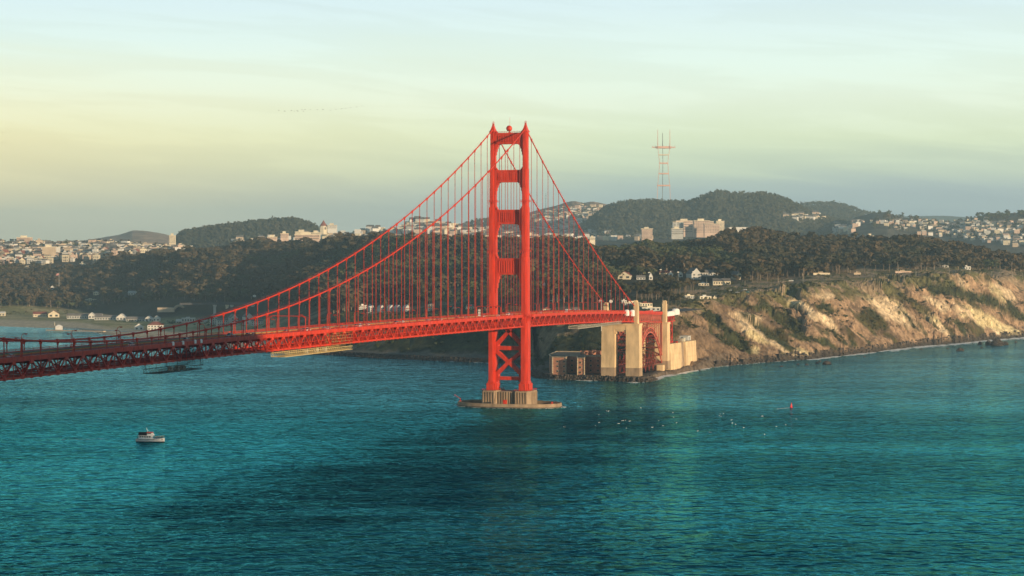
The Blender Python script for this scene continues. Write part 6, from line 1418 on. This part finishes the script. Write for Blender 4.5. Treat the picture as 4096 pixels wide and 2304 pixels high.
b = MB(); st_ = [(-9.4, 2.0, 0, 2.0), (-8, 2.4, -.2, 2.0), (-3, 2.6, -.5, 2.0), (3, 2.5, -.5, 2.15), (6.5, 1.7, -.4, 2.4), (8.6, .7, 0, 2.7), (9.6, .08, .6, 2.85)]
for x, w, z0, z1 in st_: b.v += [(x, -w, z1), (x, -w * .82, .35), (x, -w * .35, z0 - .3), (x, w * .35, z0 - .3), (x, w * .82, .35), (x, w, z1)]
for k in range(6):
    for j in range(6): q = k * 6; j2 = (j + 1) % 6; b.f.append((q + j, q + j2, q + 6 + j2, q + 6 + j)); b.m.append(1 if j in (1, 2, 3) else 0)
b.f += [(0, 5, 4, 3, 2, 1), (36, 37, 38, 39, 40, 41)]; b.m += [0, 0]
hull = b.build('hull', [M['hullwhite'], M['car_black']], boat)
b = MB(); b.tube([(x, -w - .05, z1 - .15) for x, w, _, z1 in st_], .1, 5); b.tube([(x, w + .05, z1 - .15) for x, w, _, z1 in st_], .1, 5); b.build('rubbing_strake', M['greyroof'], hull)
b = MB(); b.box(-7.4, 1.2, -1.9, 1.9, 2.05, 4.1); b.box(-7.6, 2.0, -2.15, 2.15, 4.11, 4.3); cab = b.build('cabin', M['hullwhite'], boat)
for i in range(5):
    for s in (-1, 1): b = MB(); b.box(-6.9 + i * 1.6, -5.7 + i * 1.6, s * 1.93 - .03, s * 1.93 + .03, 3.0, 3.8); b.build('window', M['glass'], cab)
b = MB(); b.hexa([(-1.8, -1.5, 4.31), (2.6, -1.4, 4.31), (2.6, 1.4, 4.31), (-1.8, 1.5, 4.31), (-1.8, -1.4, 6.0), (1.2, -1.2, 6.0), (1.2, 1.2, 6.0), (-1.8, 1.4, 6.0)]); wh = b.build('wheelhouse', M['hullwhite'], boat)
b = MB(); b.box(-1.7, .9, -1.47, 1.47, 5.2, 5.75); b.build('window', M['glass'], wh)
b = MB(); b.prism([(-2.3, -1.7), (1.8, -1.6), (1.8, 1.6), (-2.3, 1.7)], 6.01, 6.5, 0, .86, (-.2, 0)); b.build('wheelhouse_roof', M['redcan'], boat)
b = MB(); b.hexa([(-7.7, -1.9, 4.5), (-2.3, -1.9, 4.5), (-2.3, 1.9, 4.5), (-7.7, 1.9, 4.5), (-7.5, -1.6, 6.3), (-2.4, -1.6, 6.5), (-2.4, 1.6, 6.5), (-7.5, 1.6, 6.3)]); b.build('upper_canopy', M['dark'], boat)
b = MB(); b.tube([(-1.8, 0, 6.4), (-2.6, 0, 9.2)], .09, 5); b.tube([(-.3, 0, 6.4), (-2.2, 0, 8.0)], .07, 5); b.beam((-2.5, -.8, 8.2), (-2.5, .8, 8.2), .09); b.build('mast', M['hullwhite'], boat)
b = MB()
for z in (3.2, 3.6): b.tube([(2.6, -2.4, z), (6.5, -1.65, z + .25), (8.6, -.7, z + .5), (9.6, 0, z + .6), (8.6, .7, z + .5), (6.5, 1.65, z + .25), (2.6, 2.4, z)], .05, 4)
b.build('railing', M['steel'], boat)
b = MB(); b.tube([(8.2, -.95, 1.6), (8.2, -1.15, 1.6)], .35, 8); b.build('anchor_pocket', M['greyroof'], boat)
b = MB(); b.box(-9.2, 6.2, -1.6, 1.6, 1.9, 2.05); b.build('deck', M['palegrey'], boat)
rp = random.Random(3); bl_ = Matrix.Rotation(PSI - .12, 4, 'Z'); bx_, by_, _ = W(377, bd, 0)
PP = [(2.7 + .42 * i, (-1.45 + .5 * (i % 4)) * (1 - max(0, (2.7 + .42 * i - 5.5)) * .22)) for i in range(14)] + [(-8.4, -1.2), (-8.6, .5), (-8.0, 1.3)]
for i, (x, y) in enumerate(PP):
    q = bl_ @ Vector((x, y, 0)); c = PC[rp.choice((0, 0, 0, 1, 1, 2, 5, 3, 4))]
    o = ob('person', PM[c], None, (bx_ + q.x, by_ + q.y, 2.05 + (.12 if x > 5 else 0)), rp.uniform(-2.6, -.5)); tag(o, f'person in {c} top on the tour boat {"bow" if i < 14 else "stern"}, {ORD[i] if i < 14 else ORD[i - 14]} from {"the cabin" if i < 14 else "the rail"}', 'person', 'passengers on the tour boat')
for i, (x, y) in enumerate(((1884, 737.0), (1888, 737.2), (1826, 744.5))):
    d, z = hit(x, y, T); o = ob('person', PM['pale'], None, W(x, d, z), i); o.scale = (1.1, 1.1, 1.1); tag(o, ('person in pale clothes at the bluff viewpoint, left of a pair', 'person in pale clothes at the bluff viewpoint, right of a pair', 'person in pale clothes standing alone left of the parked cars')[i], 'person')
d = dw(1026); t = thing('channel_buoy', 'red pointed channel buoy leaning slightly in open water on the right', 'buoy', W(1991, d, 0))
b = MB(); b.lathe([(1.5, -.8), (1.65, -.1), (1.6, .5), (1.1, .7)], 14); b.build('float', M['buoy'], t)
b = MB(); b.lathe([(1.35, .6), (.95, 2.6), (.45, 4.2), (.12, 5.0)], 4); b.build('tower_panel', M['buoy'], t); b = MB(); b.lathe([(.14, 4.9), (.2, 5.1), (.2, 5.4), (.05, 5.6)], 8); b.build('light', M['redcan'], t)
t.rotation_euler = (.03, .07, .5); t.scale = (.78, .78, .78)
# ------------------------------------------------------------------ rocks in the surf
def rock(x, y, w, h, label, seed):
    r = np.random.default_rng(seed); d = dw(y); k = d / FD; w, h = w * k, h * k; n, m_ = 9, 14; b = MB()
    for i in range(n + 1):
        for j in range(m_):
            ph = i / n; a = 2 * math.pi * j / m_; rr_ = (1 - ph ** 2.2) ** .5 if ph < 1 else 0.02; q = 1 + .5 * (r.random() - .5) * (ph < .95)
            b.v.append((w / 2 * rr_ * q * math.cos(a), w * .36 * rr_ * q * math.sin(a), -1 + (h + 1) * ph * (1 + .35 * (r.random() - .5) * (0 < i < n))))
    for i in range(n):
        for j in range(m_): j2 = (j + 1) % m_; b.f.append((i * m_ + j, i * m_ + j2, (i + 1) * m_ + j2, (i + 1) * m_ + j)); b.m.append(0)
    b.f.append(tuple(n * m_ + j for j in range(m_))); b.m.append(0)
    tag(ob('sea_rock', b.mesh('sea_rock', M['rock']), None, W(x, d, 0), PSI), label, 'rock')
for i, a in enumerate(((2081, 916.5, 22, 9, 'largest dark sea rock off the middle of the cliff foot'), (2056, 915, 10, 5, 'small dark rock just left of the large round sea rock'), (2063, 911, 7, 4, 'tiny rock above the small one near the cliff foot'), (2030, 919, 11, 4, 'flat dark rock farther left in the surf'), (2008, 918, 8, 4, 'small flat rock left of the flat dark one'), (1966, 923.5, 10, 4, 'lone low dark rock nearest the beach'), (2416, 883, 20, 8, 'lone dark rock in the water at far right'), (2508, 869.5, 32, 20, 'tall double-peaked dark rock against the far right shore'), (2487, 868, 16, 12, 'dark jagged rock left of the double-peaked one'), (2466, 867, 12, 8, 'low dark rock at the left end of the rocky group'), (2530, 868, 16, 9, 'dark rock right of the double-peaked one'), (2470, 876, 8, 3, 'small wave-washed rock in front of the rocky group'), (2318, 880, 9, 3, 'tiny dark rock under the pale cliff'), (2556, 862, 7, 4, 'small rock in foam near the right edge'), (2385, 878, 8, 3, 'tiny rock left of the lone dark rock'), (2175, 899, 9, 3, 'small yellowish low rock by the middle shore'), (1760, 933, 7, 3, 'tiny dark rock off the beach'))): rock(*a, 40 + i)
# shore rubble
rb = MB(); r_ = random.Random(9)
for i in range(900):
    x = r_.uniform(1800, 2620); d = float(shore(x)) + r_.uniform(-3, 13); s = r_.uniform(.6, 2.4) * (1.7 if r_.random() < .12 else 1); c = W(x, d, max(float(T(x, d)), -.4) - .3 * s); rb.cbox(c, s * 1.4, s, s * r_.uniform(.6, 1.2), r_.random() * 3)
tag(rb.build('shore_rubble', M['rock']), kind='stuff')
# ------------------------------------------------------------------ foam and whitecaps
fo = MB(); r_ = random.Random(5)
def blob(x, d, w, l, a, z=.03, h=.18):
    c = W(x, d, z); n = 7; ca, sa = math.cos(a), math.sin(a); ring = []
    for j in range(n): t_ = 2 * math.pi * j / n; q = .55 + .7 * r_.random(); px, py = w * q * math.cos(t_), l * q * math.sin(t_); ring.append((c[0] + px * ca - py * sa, c[1] + px * sa + py * ca, z))
    top = (c[0], c[1], z + h)
    for j in range(n): fo.face([ring[j], ring[(j + 1) % n], top])
def surf(pts, n, spread_, size, out=0.):
    for i in range(n):
        k = r_.random() * (len(pts) - 1); j = int(k); f = k - j; x = pts[j][0] + (pts[j + 1][0] - pts[j][0]) * f; y = pts[j][1] + (pts[j + 1][1] - pts[j][1]) * f
        if math.sin(x * .21) + math.sin(x * .073 + 1) + r_.uniform(-1, 1.4) < -.2: continue
        d = dw(y) - abs(r_.gauss(out, spread_)); blob(x, d, r_.uniform(.8, 2.6) * size, r_.uniform(.4, 1.2) * size, PSI + r_.uniform(-.4, .6))
def shl(xa, xb, st=6, off=0): return [(x, yz(0, float(shore(x)) - off)) for x in np.arange(xa, xb, st)]
surf(shl(1660, 1790), 320, 9, 2.2); surf(shl(1640, 1700), 220, 12, 2.6, 4)
surf(shl(1790, 2040), 160, 3.5, 1.0); surf(shl(2020, 2240), 600, 10, 2.1); surf(shl(2240, 2620), 1300, 20, 2.8, 5); surf(shl(2440, 2700), 600, 28, 2.6, 6)
surf(shl(1350, 1640), 420, 5, 1.7, 4); surf(shl(1060, 1260), 230, 7, 1.5, 2); surf(shl(640, 1060), 90, 2, .8); surf(shl(-60, 280), 90, 3, 1.0)
for i in range(32):
    x = r_.choice((r_.gauss(1560, 90), r_.uniform(1420, 2100), r_.gauss(1800, 90))); y = 1058 + (x - 1650) * .022 + r_.gauss(0, 16); sz = r_.uniform(.25, .65)
    for q in range(r_.randint(1, 3)): blob(x + r_.uniform(-2.5, 2.5), dw(y) + r_.uniform(-2.5, 2.5), 1.0 * sz, .55 * sz, PSI + r_.uniform(-.3, .3), .12, .35)
for i in range(40): x = r_.uniform(1955, 1988); blob(x, dw(1026 + (1988 - x) * .10) + r_.uniform(-1, 1), .9, .3, PSI, .06, .08)
for i in range(40): x = r_.uniform(150, 275); blob(x, dw(1107 - (x - 150) * .02 + r_.uniform(-1, 1)), 1.3, .35, PSI, .06, .06)
for i in range(150): a = r_.random() * 6.28; g = r_.uniform(0, 3); px, py = (44 + g) * math.cos(a), (24.5 + g) * math.sin(a); cx0, dd0 = inv(px, py); blob(cx0, dd0, r_.uniform(.4, 1.5), r_.uniform(.3, .8), r_.random(), .05, .1)
tag(fo.build('sea_foam', M['foam']), kind='stuff')
# ------------------------------------------------------------------ birds
BD = [(545, 293), (648, 302), (661, 305), (781, 295), (835, 305), (887, 291), (900, 307), (978, 280), (1006, 306), (1036, 275), (1133, 279), (1268, 277), (1370, 278), (1513, 291), (1615, 272), (1721, 261), (1801, 252), (1888, 238), (2000, 229), (2101, 208)]
BD = [((1000 + x / 4.684) / 1.59, (380 + y / 4.68) / 1.59) for x, y in BD]
b = MB(); b.lathe([(.02, -.7), (.13, -.4), (.17, 0), (.12, .4), (.05, .62), (.06, .75), (.01, .95)], 6); bbody = b.mesh('body', M['bird'])
def wing(s, up):
    b = MB(); p = [(s * .1, -.25), (s * .1, .2), (s * .65, .28), (s * 1.25, .02), (s * .7, -.12)]; zz = [0, 0, up, up * .7, up]
    b.v = [(x, y, z) for (x, y), z in zip(p, zz)] + [(x, y, z + .04) for (x, y), z in zip(p, zz)]; o_ = (0, 1, 2, 3, 4) if s < 0 else (4, 3, 2, 1, 0)
    b.f = [o_, tuple(i + 5 for i in reversed(o_))] + [(i, (i + 1) % 5, (i + 1) % 5 + 5, i + 5) for i in range(5)]; b.m = [0] * 7; return b.mesh('wing', M['bird'])
WG = [(wing(-1, u), wing(1, u)) for u in (.35, .05, -.2)]
def bird(x, y, d, label, i, group):
    t = thing('bird', label, 'bird', W(x, d, zy(y, d)), PSI - 1.0 + .2 * (i % 3), group); o = ob('body', bbody, t); o.rotation_euler = (math.radians(-90), 0, 0)
    for me in WG[i % 3]: ob('wing', me, t)
    t.scale = (.6, .6, .6)
for i, (x, y) in enumerate(BD): bird(x, y, 1350, f'small dark bird in the long flying line, number {i + 1} from the left' if False else ('dark bird at the left tail end of the flying line' if i == 0 else 'dark bird leading the flying line at its right end' if i == 19 else f'dark bird in the flying line, {ORD[i]} from the left' if i < 10 else f'dark bird in the flying line, {ORD[19 - i]} from the right'), i, 'birds flying in a line')
for i, (x, y, lab) in enumerate(((9.2, 334, 'lone faint bird at the left edge, upper left of four'), (25, 331.8, 'lone faint bird at the left edge, upper right of four'), (15.3, 358, 'lone faint bird at the left edge, lower right of four'), (8., 360, 'lone faint bird at the left edge, lower left of four'))): bird(x, y, 1500, lab, i, 'birds at the left edge')
